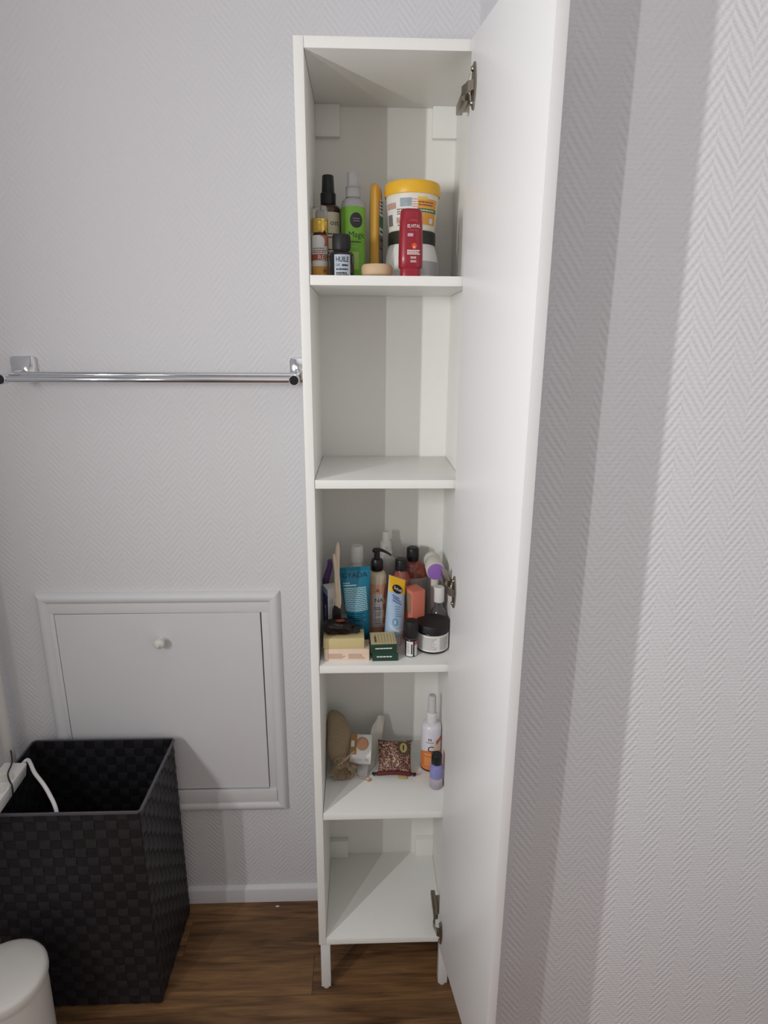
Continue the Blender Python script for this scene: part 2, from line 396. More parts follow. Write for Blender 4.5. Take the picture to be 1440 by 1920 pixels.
for x in (-0.612, -0.0325):
    g = G().lathe([(0, -0.012), (0.0100, -0.012), (0.0108, -0.011), (0.0108, 0.008), (0.0100, 0.0092), (0, 0.0092)], 28); g.map(lambda a, b, c: (x + a, -0.09 - c, b + 0.0022))
    o = g.go('end_cap', chrome_m, tr, ang=30)
    g = G().lathe([(0, 0.0), (0.0092, 0.0), (0.0092, 0.0008), (0, 0.0008)], 28); g.map(lambda a, b, c: (x + a, -0.0992 - c, b + 0.0022))
    g.go('end_disc', mat('dark_reflection', (58, 58, 62), 0.18, metal=1.0, var=0.0), o, ang=30)  # dark face paints the reflection of the dark room onto the chrome cap

# ================================================================== CABINET
W, T, D = 0.3053, 0.016, 0.2586
ZT, ZB = 1.940, 0.1432
Z1, Z2, Z3, Z4, Z5 = 1.5959, 1.2424, 0.8615, 0.5062, 0.1592
cab = thing('tall_cabinet', (0, 0, 0), 'tall narrow white cabinet on legs with its door wide open, holding toiletries', 'cabinet')
G().box(0, T, -D, -0.001, ZB, ZT, 0.0006).go('side_panel', white_m, cab)
G().box(W - T, W, -D, -0.001, ZB, ZT, 0.0006).go('side_panel', white_m, cab)
G().box(T + 0.0004, W - T - 0.0004, -D, -0.001, ZT - T, ZT, 0.0006).go('top_panel', white_m, cab)
G().box(T + 0.0004, W - T - 0.0004, -D, -0.001, ZB, Z5, 0.0006).go('bottom_panel', white_m, cab)
G().box(T - 0.001, W - T + 0.001, -0.012, -0.0085, Z5, ZT - T).go('back_panel', white_m, cab)
for z in (Z1, Z2, Z3, Z4):
    G().box(T + 0.0009, W - T - 0.0009, -D + 0.0004, -0.0135, z - T, z, 0.0006).go('shelf', white_m, cab)
for x0, x1 in ((T, T + 0.047), (W - T - 0.047, W - T)):
    G().box(x0, x1, -0.027, -0.0122, ZT - T - 0.055, ZT - T, 0.001).go('corner_block', white_m, cab)
    G().box(x0, x1, -0.027, -0.0122, Z5, Z5 + 0.053, 0.001).go('corner_block', white_m, cab)
leg_m = mat('leg_white', (228, 228, 226), 0.4, var=0.015)
for lx in (0, 1):
    for ly in (0, 1):
        x0 = 0.003 if lx == 0 else W - 0.003 - 0.022; y0 = -D + 0.004 if ly == 0 else -0.034
        lg = G().box(x0, x0 + 0.022, y0, y0 + 0.022, 0.010, ZB - 0.003, 0.0012).go('leg', leg_m, cab)
        s = 1 if lx == 0 else -1; xi = x0 + 0.022 if lx == 0 else x0
        G().box(min(x0, xi + s * 0.022), max(x0 + 0.022, xi + s * 0.022), y0 - 0.002, y0 + 0.024, ZB - 0.003, ZB, 0.0006).go('mounting_plate', leg_m, lg)
        br = [(xi, ZB - 0.003), (xi + s * 0.012, ZB - 0.003), (xi + s * 0.004, ZB - 0.006), (xi + s * 0.0012, ZB - 0.010), (xi, ZB - 0.018)]
        G().loft([[(x, y0 + 0.004, z) for x, z in br], [(x, y0 + 0.018, z) for x, z in br]]).go('gusset', leg_m, lg, smooth=False)
        G().lathe([(0, 0.0), (0.008, 0.0), (0.009, 0.003), (0.009, 0.006), (0.005, 0.0065), (0.005, 0.010)], 16, c=(x0 + 0.011, y0 + 0.011)).go('foot', ivory_m, lg)
# the door, opened a little past the right angle
TH = math.radians(9.0)
dx0, dy0 = 0.2755, -D - 0.004
door = G().box(0, 0.0168, -0.30, 0, ZB, ZT, 0.0007).go('door', door_m, cab, loc=(dx0, dy0, 0), rot=(0, 0, TH))
# hinges (flange and screws on the door, arm, body and plate on the side panel)
for hz, up in ((1.868, -1), (1.030, 1), (0.200, 1)):
    h = bpy.data.objects.new('hinge', None); COL.objects.link(h); h.parent = cab; h.location = (0, 0, hz)
    g = G(); fl = []
    for i in range(20):
        a = 2 * pi * i / 20; fl.append((0.010 * math.cos(a) * (1.0 - 0.25 * abs(math.sin(a))), 0.033 * math.sin(a)))
    def P(y, z, d): # point on the door's inner face, y towards the free edge, d off the face
        c, s_ = math.cos(TH), math.sin(TH)
        return (dx0 + s_ * y - c * d, dy0 - c * y - s_ * d, z)
    g.loft([[P(0.022 + a, b, 0) for a, b in fl], [P(0.022 + a, b, 0.0025) for a, b in fl], [P(0.022 + a * 0.8, b * 0.94, 0.0035) for a, b in fl]])
    g.go('flange', metal_m, h, ang=40)
    for zz in (-0.023, 0.023):
        g = G().lathe([(0, 0), (0.0042, 0), (0.0042, 0.0015), (0.003, 0.003), (0, 0.0034)], 14)
        g.map(lambda x, y, z: P(0.022 + x, zz + y, 0.0035 + z)); g.go('screw', metal_m, h)
    g = G().loft([[P(0.017, 0.007, 0.002), P(0.029, 0.007, 0.002), P(0.029, -0.007, 0.002), P(0.017, -0.007, 0.002)],
                  [P(0.012, 0.007, 0.010), P(0.022, 0.007, 0.011), P(0.022, -0.007, 0.011), P(0.012, -0.007, 0.010)],
                  [(0.262, -0.262, 0.007), (0.266, -0.274, 0.007), (0.266, -0.274, -0.007), (0.262, -0.262, -0.007)],
                  [(0.268, -0.238, 0.007), (0.2715, -0.236, 0.007), (0.2715, -0.236, -0.007), (0.268, -0.238, -0.007)]])
    g.go('arm', metal_m, h, smooth=False)
    G().box(0.2655, 0.2765, -0.245, -0.178, -0.0075, 0.0075, 0.0018).go('body', metal_m, h)
    g = G().box(0.2765, 0.2893, -0.232, -0.192, -0.007, 0.007, 0.001); g.go('spacer', metal_m, h)
    g = G(); pl = [(-0.246, -0.008), (-0.238, -0.024), (-0.222, -0.024), (-0.214, -0.010), (-0.214, 0.010), (-0.222, 0.024), (-0.238, 0.024), (-0.246, 0.008)]
    g.loft([[(0.2893, a, b) for a, b in pl], [(0.2850, a, b) for a, b in pl]]).go('mounting_plate', metal_m, h, smooth=False)

# ================================================================== WOVEN BASKET
BX0, BX1, BY0, BY1, BH = -0.706, -0.362, -0.279, -0.031, 0.541
bk = thing('woven_basket', ((BX0 + BX1) / 2, (BY0 + BY1) / 2, 0), 'tall black woven-strap laundry basket, open top, in the left corner', 'basket')
cxm, cym = (BX0 + BX1) / 2, (BY0 + BY1) / 2
hx, hy = (BX1 - BX0) / 2 - 0.004, (BY1 - BY0) / 2 - 0.004
NXC, NYC, NZC = 14, 10, 23
per = []   # perimeter cells: position and outward normal at each cell centre
def perim(t):  # t in metres around the outline, with rounded corners by sampling
    L1, L2 = 2 * hx, 2 * hy
    t = t % (2 * (L1 + L2))
    if t < L1: return (-hx + t, -hy, 0, -1)
    t -= L1
    if t < L2: return (hx, -hy + t, 1, 0)
    t -= L2
    if t < L1: return (hx - t, hy, 0, 1)
    t -= L1
    return (-hx, hy - t, -1, 0)
cells = [('x', i) for i in range(NXC)] + [('y', i) for i in range(NYC)] + [('x2', i) for i in range(NXC)] + [('y2', i) for i in range(NYC)]
tpos = []; tacc = 0.0
for side, n, Ls in ((0, NXC, 2 * hx), (1, NYC, 2 * hy), (2, NXC, 2 * hx), (3, NYC, 2 * hy)):
    for i in range(n): tpos.append((tacc + (i + 0.5) * Ls / n, Ls / n))
    tacc += Ls
NT = len(tpos); ch = (BH - 0.006) / NZC; AMP = 0.0019; TK = 0.0007
def offp(t, z, off):
    x, y, nx, ny = perim(t); return (x + nx * off, y + ny * off, z)
def sheet(rows_a, rows_b):
    """closed thin band from an outer and an inner grid (lists of equal rows)"""
    return G().loft([a + list(reversed(b)) for a, b in zip(rows_a, rows_b)])
for k, (t, cwid) in enumerate(tpos):          # upright straps
    hw = cwid * 0.47; A = []; B = []
    sgn = 1 if k % 2 == 0 else -1
    for j in range(NZC * 2 + 1):
        z = 0.004 + j * ch / 2
        off = AMP * sgn * math.sin(pi * (j / 2.0)) if True else 0
        A.append([offp(t - hw, z, off + TK * 0.4), offp(t, z, off + TK), offp(t + hw, z, off + TK * 0.4)])
        B.append([offp(t - hw, z, off - TK), offp(t, z, off - TK), offp(t + hw, z, off - TK)])
    sheet(A, B).go('upright_strap', strapb_m, bk, ang=60)
for j in range(NZC):                          # level straps, over where the upright goes under
    zc = 0.004 + (j + 0.5) * ch; hh = ch * 0.47; A = []; B = []
    sj = 1 if j % 2 == 0 else -1
    for k, (t, cwid) in enumerate(tpos):
        s = (1 if k % 2 == 0 else -1) * sj
        for fr, am in ((-0.5, 0.0), (0.0, 1.0)):
            tt = t + fr * cwid; off = -AMP * s * am
            A.append([offp(tt, zc - hh, off + TK * 0.4), offp(tt, zc, off + TK), offp(tt, zc + hh, off + TK * 0.4)])
            B.append([offp(tt, zc - hh, off - TK), offp(tt, zc, off - TK), offp(tt, zc + hh, off - TK)])
    A.append(A[0]); B.append(B[0])
    rings = [a + list(reversed(b)) for a, b in zip(A, B)]
    G().loft(rings, cap=False).go('level_strap', strap_m, bk, ang=60)
pts = []
rim_m = mat('basket_rim', (84, 82, 88), 0.4, var=0.1)
g = G()
for i in range(4):
    pass
R = [(-hx - 0.003, -hy - 0.003), (hx + 0.003, -hy - 0.003), (hx + 0.003, hy + 0.003), (-hx - 0.003, hy + 0.003)]
loop = []
for i in range(4):
    a, b = Vector(R[i]), Vector(R[(i + 1) % 4]); d = (b - a).normalized()
    loop += [a + d * 0.006, a + d * 0.03, (a + b) / 2, b - d * 0.03, b - d * 0.006]
sec = [(-0.0024, 0.0085), (0.0024, 0.0085), (0.0024, 0.013), (0, 0.014), (-0.0024, 0.013)]
rings = []
for i, p in enumerate(loop):
    n = (p - Vector((0, 0))); q = loop[(i + 1) % len(loop)] - loop[i - 1]; nn = Vector((q.y, -q.x)).normalized()
    rings.append([(p.x + nn.x * a, p.y + nn.y * a, BH - 0.014 + b) for a, b in sec])
rings.append(rings[0]); g.loft(rings, cap=False).go('rim', rim_m, bk, ang=40)
G().box(-hx + 0.002, hx - 0.002, -hy + 0.002, hy - 0.002, 0.001, 0.004).go('base', blackm_m, bk)

# ================================================================== PEDAL BIN
bn = thing('pedal_bin', (-0.607, -0.392, 0), 'small round white bin with a domed lid, in front of the basket', 'bin'); bn.scale = (0.9, 0.9, 0.97); bn.location = (-0.618, -0.404, 0)
bin_m = mat('bin_white', (226, 223, 217), 0.3, var=0.015)
G().lathe([(0, 0.002), (0.078, 0.002), (0.081, 0.006), (0.0855, 0.245), (0.0855, 0.249), (0.080, 0.249), (0.078, 0.02), (0, 0.02)], 48).go('body', bin_m, bn)
G().lathe([(0.079, 0.251), (0.0885, 0.251), (0.0895, 0.256), (0.0895, 0.268), (0.087, 0.2735), (0.080, 0.277), (0.055, 0.281), (0.025, 0.2835), (0, 0.284)], 48).go('lid', bin_m, bn, ang=50)
G().lathe([(0.079, 0.0), (0.0835, 0.0), (0.0835, 0.006), (0.079, 0.006)], 40).go('base_ring', blackm_m, bn)
G().box(-0.018, 0.018, -0.105, -0.078, 0.006, 0.012, 0.002).go('pedal', blackm_m, bn)

# ================================================================== POWER STRIP AND CABLES
ps = thing('power_strip', (-0.681, -0.205, 0.5535), 'white power strip lying across the front left rim of the black basket', 'power strip', rot=(math.radians(-6), math.radians(8), math.radians(7)))
G().box(-0.024, 0.024, -0.12, 0.066, -0.019, 0.012, 0.003).go('housing', pwhite_m, ps)
for yy in (-0.085, -0.04, 0.005):
    G().lathe([(0.0195, 0.012), (0.0195, 0.0135), (0.0175, 0.0135), (0.0165, 0.0125), (0, 0.0125)], 24, c=(0, yy)).go('socket', ivory_m, ps)
G().lathe([(0, 0), (0.0075, 0), (0.006, 0.012), (0.0048, 0.02), (0, 0.02)], 14).map(lambda x, y, z: (x + 0.010, z + 0.064, y - 0.001)).go('cable_sleeve', pwhite_m, ps)
path = smoothpath([(-0.6810, -0.122, 0.5455), (-0.676, -0.114, 0.5465), (-0.660, -0.132, 0.5500), (-0.6352, -0.1628, 0.549), (-0.6026, -0.1927, 0.543), (-0.5788, -0.2159, 0.534), (-0.5564, -0.2400, 0.518), (-0.5480, -0.256, 0.480), (-0.546, -0.266, 0.42), (-0.55, -0.262, 0.2), (-0.56, -0.24, 0.03)], 8)
tag(G().tube(path, 0.0042, 12).go('white_cable', pwhite_m), 'white cable arching from the power strip down inside the black basket', 'cable')
path = smoothpath([(-0.716, -0.106, 0.566), (-0.708, -0.118, 0.564), (-0.690, -0.150, 0.5655), (-0.676, -0.190, 0.5705), (-0.660, -0.214, 0.5715), (-0.6500, -0.224, 0.565), (-0.6490, -0.228, 0.540), (-0.655, -0.222, 0.50), (-0.655, -0.238, 0.40)], 8)
tag(G().tube(path, 0.0018, 8).go('black_wire', black_m), 'thin black wire hanging over the white power strip into the basket', 'wire')
tag(G().box(-0.0045, 0.0045, -0.002, 0.002, 0, 0.0012, 0.0004).go('paper_scrap', paper_m, loc=(-0.132, -0.026, 0.0)), 'tiny white scrap of paper on the wooden floor by the baseboard', 'scrap')

# ================================================================== TOP SHELF
amber_m = mat('amber_plastic', (72, 34, 26), 0.15, trans=0.25, var=0.0, coat=0.3)
cream_m = mat('cream_label', (222, 211, 186), 0.55, var=0.03)
def bottle_profile(r, h, neck_r, neck_h, base=0.003, sh=0.010):
    p = [(0, 0), (r - base, 0), (r - base * 0.3, base * 0.3), (r, base), (r, h - sh)]
    for i in range(1, 6):
        a = i / 5 * pi / 2; p.append((neck_r + (r - neck_r) * math.cos(a), h - sh + sh * math.sin(a)))
    p += [(neck_r, h + neck_h), (0, h + neck_h)]
    return p
def cap_profile(r, z0, z1, e=0.0012, taper=0.0):
    return [(0, z0), (r, z0), (r - taper, z1 - e), (r - taper - e, z1), (0, z1)]

t = thing('spray_bottle', (0.0428, -0.112, Z1), 'brown spray bottle with cream label and tall black cap, back left of top shelf', 'bottle')
G().lathe(bottle_profile(0.0253, 0.135, 0.012, 0.002)).go('body', amber_m, t)
G().lathe(cap_profile(0.0142, 0.136, 0.1555)).go('collar', black_m, t)
G().lathe([(0, 0.1555), (0.0118, 0.1555), (0.0106, 0.183), (0.0095, 0.185), (0, 0.185)]).go('cap', black_m, t)
f = cyl(0.0253)
patch(f, -0.030, 0.0245, 0.012, 0.120).go('label', cream_m, t)
g = text(f, 'ost', 0.013, 0.0125, 0.098); k = dashes(f, -0.008, 0.02, [0.082, 0.076, 0.055, 0.049, 0.043], 0.002, 3); g.add(k.v, k.f); g.go('print', ink_m, t, smooth=False)

t = thing('serum_bottle', (0.0318, -0.199, Z1), 'slim serum bottle with a gold collar and clear cap, front left of the top shelf', 'bottle')
G().lathe(bottle_profile(0.0144, 0.0716, 0.011, 0.002, sh=0.004)).go('body', amber_m, t)
gold_m = mat('gold', (214, 178, 92), 0.22, metal=1.0, var=0.0)
G().lathe([(0, 0.0736), (0.0136, 0.0736), (0.0142, 0.0745), (0.0142, 0.091), (0.0138, 0.092), (0.0142, 0.093), (0.0142, 0.0958), (0.0135, 0.0963), (0, 0.0963)]).go('collar', gold_m, t)
G().lathe([(0.0130, 0.0963), (0.0136, 0.0963), (0.0136, 0.113), (0.0125, 0.1163), (0, 0.1166), (0, 0.1155), (0.0118, 0.1150), (0.0128, 0.112)]).go('clear_cap', clear_m, t)
G().lathe([(0, 0.0963), (0.006, 0.0963), (0.006, 0.104), (0.0045, 0.109), (0, 0.110)], 20).go('nozzle', frost_m, t)
f = cyl(0.0144)
lb = patch(f, -0.0195, 0.0160, 0.004, 0.069).go('label', paper_m, t)
patch(f, -0.0195, 0.0160, 0.0285, 0.0385, 0.0006).go('band', mat('rust_red', (172, 86, 62), 0.6), lb)
patch(f, -0.0195, 0.0160, 0.004, 0.0190, 0.0006).go('band', mat('ochre', (215, 160, 75), 0.6), lb)
patch(f, 0.002, 0.0160, 0.052, 0.069, 0.0006).go('band', mat('salmon', (206, 122, 108), 0.6), lb)
disc(f, 0.002, 0.058, 0.007, 0.009, 0.0008).go('blossom', paper_m, lb)
text(f, 'RES', 0.011, 0.005, 0.0295, 0.0009).go('lettering', white_ink, t, smooth=False)
g = dashes(f, -0.014, 0.012, [0.047, 0.0435, 0.0405], 0.0014, 5, 0.0009); k = disc(f, 0.008, 0.0115, 0.0032, 0.0032, 0.0009); g.add(k.v, k.f); g.go('print', mat('soft_ink', (150, 110, 90), 0.6), t, smooth=False)

t = thing('oil_bottle', (0.0695, -0.216, Z1), 'small dark bottle with black cap and pale blue label, front of the top shelf', 'bottle')
G().lathe(bottle_profile(0.0213, 0.0424, 0.013, 0.003, sh=0.008)).go('body', mat('dark_glass', (30, 26, 30), 0.12, var=0.0), t)
G().lathe([(0, 0.0445), (0.0152, 0.0445), (0.0160, 0.048), (0.0160, 0.066), (0.0145, 0.069), (0.011, 0.0697), (0, 0.0697)]).go('cap', blackm_m, t)
f = cyl(0.0213)
patch(f, -0.0125, 0.0165, 0.001, 0.0355).go('label', mat('pale_blue_label', (176, 186, 198), 0.5), t)
g = text(f, 'HUILE', 0.0118, 0.0018, 0.0238, sx=0.72, bold=0.012)
k = text(f, 'DE', 0.0062, -0.0060, 0.0165); g.add(k.v, k.f); k = dashes(f, -0.009, 0.013, [0.0105, 0.0045, 0.001], 0.0026, 8); g.add(k.v, k.f)
k = dashes(f, 0.001, 0.013, [0.0168], 0.003, 9); g.add(k.v, k.f); g.go('print', ink_m, t, smooth=False)

t = thing('spray_bottle', (0.0892, -0.136, Z1), 'bright green spray bottle with a round black emblem and clear cap on the top shelf', 'bottle')
green_m = mat('lime_label', (122, 182, 62), 0.4, var=0.05)
G().lathe([(0, 0), (0.020, 0), (0.0219, 0.002), (0.0219, 0.131), (0.020, 0.137), (0.016, 0.1405), (0.012, 0.142), (0.012, 0.144), (0, 0.144)]).go('body', frost_m, t)
lb = patch(cyl(0.0219), -pi * 0.0218, pi * 0.0218, 0.004, 0.126, 0.0003, 48).go('label', green_m, t)
G().lathe([(0, 0.1435), (0.0135, 0.1435), (0.0135, 0.1605), (0.0125, 0.1615), (0, 0.1615)]).go('collar', frost_m, t)
G().lathe([(0, 0.1615), (0.0102, 0.1615), (0.0102, 0.183), (0.0092, 0.185), (0, 0.185)]).go('nozzle', frost_m, t)
f = cyl(0.0219)
disc(f, 0.006, 0.103, 0.0118, 0.0128).go('emblem', mat('emblem_dark', (52, 44, 50), 0.5), t)
dashes(f, 0.0, 0.013, [0.101, 0.105], 0.0014, 4, 0.0009).go('emblem_print', grey_ink, t, smooth=False)
g = text(f, 'Magic', 0.0142, 0.0075, 0.0745); k = dashes(f, -0.006, 0.018, [0.066], 0.0018, 12); g.add(k.v, k.f); g.go('lettering', mat('dark_green_ink', (38, 58, 30), 0.6), t, smooth=False)
g = dashes(f, -0.004, 0.012, [0.058], 0.0014, 2); k = patch(f, -0.002, 0.010, 0.020, 0.050); g.add(k.v, k.f); g.go('print', mat('pale_green', (170, 205, 110), 0.5), t, smooth=False)

def superellipse(a, b, n=28, p=2.6):
    out = []
    for i in range(n):
        th = 2 * pi * i / n; c, s = math.cos(th), math.sin(th)
        out.append((a * math.copysign(abs(c) ** (2 / p), c), b * math.copysign(abs(s) ** (2 / p), s)))
    return out
t = thing('shampoo_bottle', (0.1315, -0.108, Z1), 'flat yellow bottle standing edge on between the green spray and the tub', 'bottle', rot=(0, 0, math.radians(-15)))
yel_m = mat('mustard_plastic', (222, 170, 72), 0.4, var=0.03)
prof = [(0.75, 0.0), (0.96, 0.002), (1.0, 0.006), (0.97, 0.04), (0.95, 0.09), (0.93, 0.135), (0.88, 0.158), (0.74, 0.1675), (0.45, 0.1710)]
G().loft([[(x, y, z) for x, y in superellipse(0.0100 * s, 0.0250 * (0.35 + 0.65 * s), p=3.0)] for s, z in prof]).go('body', yel_m, t, ang=50)
f = xface(0.0098, 0.0, 0.0, 1)
for a, b, c, d_, mm in ((-0.013, 0.014, 0.085, 0.145, paper_m), (-0.013, 0.014, 0.098, 0.118, mat('leaf_green', (60, 120, 84), 0.5)), (-0.013, 0.014, 0.035, 0.085, mat('grey_panel', (150, 140, 140), 0.5))):
    patch(f, a, b, c, d_, 0.0002 if mm is paper_m else 0.0004).go('label' if mm is paper_m else 'band', mm, t)
dashes(f, -0.009, 0.012, [0.14, 0.134, 0.128, 0.122, 0.09, 0.075, 0.06], 0.003, 6, 0.0007).go('print', ink_m, t, smooth=False)

t = thing('wooden_brush', (0.1312, -0.207, Z1), 'round pale wooden brush top lying low at the front of the top shelf', 'brush')
wood_l = mat('pale_wood', (205, 176, 140), 0.6, var=0.12, scale=45, bump=0.15, bscale=200)
G().lathe([(0, 0.004), (0.024, 0.004), (0.0265, 0.006), (0.0275, 0.010), (0.0275, 0.018), (0.025, 0.0222), (0, 0.0232)], 36).go('body', wood_l, t)
g = G()
for i in range(36):
    a = 2 * pi * i / 36
    g.tube([(0.022 * math.cos(a), 0.022 * math.sin(a), 0.0005), (0.0215 * math.cos(a), 0.0215 * math.sin(a), 0.0045)], 0.0008, 5)
tag(g.go('bristles', ivory_m, t), kind='stuff')

t = thing('jar', (0.1990, -0.1065, Z1), 'large white jar with a black lid, under the yellow-lidded tub', 'jar')
G().lathe([(0, 0), (0.047, 0), (0.0505, 0.003), (0.0512, 0.010), (0.0512, 0.036), (0.049, 0.048), (0.0455, 0.060), (0.043, 0.0668), (0, 0.0668)], 48).go('body', pwhite_m, t)
G().lathe([(0, 0.0668), (0.0440, 0.0668), (0.0446, 0.068), (0.0446, 0.0875), (0.0435, 0.089), (0, 0.089)], 48).go('lid', mat('charcoal_lid', (46, 48, 44), 0.45), t)
f = cyl(0.0512)
patch(f, -0.02, 0.062, 0.012, 0.0365).go('label', mat('silver_label', (176, 174, 178), 0.4, metal=0.2), t)
g = dashes(f, 0.020, 0.055, [0.004], 0.006, 3, 0.0004, fill=0.5, word=(0.05, 0.1)); g.go('print', grey_ink, t, smooth=False)

t = thing('hair_mask_tub', (0.1990, -0.1065, Z1 + 0.089), 'white tub with a yellow lid and orange label, stacked on the black-lidded jar', 'tub')
cone = lambda v: 0.0432 + (v / 0.062) * 0.0058
G().lathe([(0, 0), (0.0422, 0), (0.0432, 0.001), (0.0490, 0.062), (0.0490, 0.064), (0, 0.064)], 48).go('body', mat('ivory_tub', (232, 228, 214), 0.4, var=0.01), t)
G().lathe([(0, 0.0612), (0.0512, 0.0612), (0.0518, 0.0625), (0.0514, 0.080), (0.0495, 0.0826), (0.045, 0.0832), (0, 0.0832)], 56).go('lid', mat('yellow_lid', (238, 186, 52), 0.38, var=0.02), t)
f = cyl(0.046, cone=cone)
lb = patch(f, 0.006, 0.050, 0.010, 0.052, 0.0004).go('label', mat('orange_label', (232, 164, 78), 0.5, var=0.06), t)
patch(f, 0.006, 0.050, 0.0300, 0.0362, 0.0007).go('band', mat('leaf_green', (60, 120, 84), 0.5), lb)
patch(f, 0.006, 0.024, 0.050, 0.055, 0.0007).go('band', mat('amber_band', (240, 196, 96), 0.5), lb)
disc(f, 0.036, 0.0165, 0.005, 0.005, 0.0008).go('seal', paper_m, lb)
lb = patch(f, -0.060, 0.006, 0.008, 0.056, 0.0004).go('label', paper_m, t)
patch(f, -0.025, -0.004, 0.039, 0.053, 0.0007).go('picture', mat('blue_grey', (150, 164, 168), 0.5, var=0.3, scale=180), lb)
patch(f, -0.060, -0.034, 0.037, 0.047, 0.0007).go('picture', mat('rose_grey', (196, 160, 146), 0.5, var=0.2, scale=180), lb)
patch(f, -0.060, -0.044, 0.009, 0.028, 0.0007).go('picture', mat('slate', (120, 116, 118), 0.5, var=0.2, scale=180), lb)
for q in (-0.034, -0.024): patch(f, q, q + 0.007, 0.012, 0.022, 0.0007).go('picture', mat('rose_grey', (196, 160, 146), 0.5, var=0.2), lb)
g = dashes(f, -0.032, -0.004, [0.034, 0.030, 0.0265, 0.008], 0.0018, 10, 0.0008)
k = dashes(f, 0.008, 0.044, [0.0455, 0.041], 0.0018, 11, 0.0008); g.add(k.v, k.f); g.go('print', mat('brown_ink', (110, 80, 60), 0.6), t, smooth=False)
dashes(f, 0.010, 0.046, [0.0322], 0.0018, 13, 0.0009).go('print', white_ink, t, smooth=False)
dashes(f, -0.003, 0.0055, [0.050, 0.046, 0.042, 0.038], 0.0013, 14, 0.0008).go('print', mat('salmon_ink', (220, 130, 110), 0.6), t, smooth=False)

t = thing('conditioner_bottle', (0.1892, -0.2185, Z1), 'dark red conditioner bottle standing on its cap in front of the white tub', 'bottle')
red_m = mat('crimson_plastic', (150, 26, 44), 0.3, var=0.02, coat=0.3)
G().loft([[(x, y, z) for x, y in superellipse(a, b, p=3.0)] for a, b, z in ((0.0165, 0.012, 0.0), (0.0178, 0.013, 0.001), (0.0180, 0.0132, 0.0145), (0.0176, 0.0130, 0.0155))]).go('cap', red_m, t)
G().loft([[(x, y, z) for x, y in superellipse(a, b, p=2.8)] for a, b, z in ((0.0195, 0.0135, 0.0156), (0.0208, 0.0145, 0.0175), (0.0210, 0.0148, 0.035), (0.0205, 0.0145, 0.065), (0.0195, 0.0138, 0.088), (0.0185, 0.0128, 0.1045), (0.0172, 0.0115, 0.1085), (0.0130, 0.008, 0.1106))]).go('body', red_m, t, ang=50)
def redf(u, v, d=0.0):
    a = 0.0207 - max(0, v - 0.06) * 0.03; b = 0.0147 - max(0, v - 0.06) * 0.022
    x = max(-1, min(1, u / a)); return (u, -(b * (1 - abs(x) ** 2.8) ** (1 / 2.8)) - d, v)
g = text(redf, 'ELVITAL', 0.0072, 0.0040, 0.0795, sx=0.86, bold=0.006); k = text(redf, "L'ORÉAL", 0.0038, 0.003, 0.0895); 
g.go('lettering', white_ink, t, smooth=False); k.go('lettering', mat('rose_ink', (200, 110, 115), 0.6), t, smooth=False)
text(redf, 'Color-Vive', 0.0034, 0.004, 0.0745).go('lettering', mat('rose_ink', (200, 110, 115), 0.6), t, smooth=False)
patch(redf, -0.0065, 0.003, 0.0655, 0.0705, 0.0006).go('badge', mat('lilac', (196, 160, 180), 0.5), t)
disc(redf, 0.005, 0.0505, 0.0045, 0.0048, 0.0006).go('emblem', mat('ember', (214, 86, 60), 0.5), t)
disc(redf, 0.005, 0.0485, 0.0018, 0.0022, 0.0009).go('emblem', mat('ember_bright', (246, 176, 140), 0.5), t)
g = dashes(redf, -0.007, 0.016, [0.0425, 0.0397, 0.0370], 0.0016, 21, fill=0.9); k = dashes(redf, -0.001, 0.012, [0.0325, 0.0305, 0.0265, 0.0245], 0.0011, 22); g.add(k.v, k.f)
g.go('print', white_ink, t, smooth=False)

# ================================================================== MIDDLE SHELF
t = thing('soap_box', (0.0718, -0.2165, Z3), 'flat pale pink soap carton at the front, bottom of the soap pile', 'box', rot=(0, 0, math.radians(-1.0)))
pink_m = mat('pink_carton', (228, 204, 182), 0.6, var=0.03)
G().box(-0.0455, 0.0455, -0.021, 0.021, 0, 0.0262, 0.0008).go('carton', pink_m, t)
f = flat(0, -0.021, 0)
g = G()
for a, b in ((-0.038, -0.002), (0.003, 0.039)):
    k = dashes(f, a, b, [0.005, 0.0073, 0.0096, 0.0119, 0.0142], 0.0012, int(a * 1000), 0.0003, fill=0.85, word=(0.06, 0.16)); g.add(k.v, k.f)
g.go('print', mat('taupe_ink', (170, 142, 126), 0.6), t, smooth=False)
G().box(-0.0464, -0.0456, -0.0205, 0.0205, 0.003, 0.0255).go('end_flap', pink_m, t)

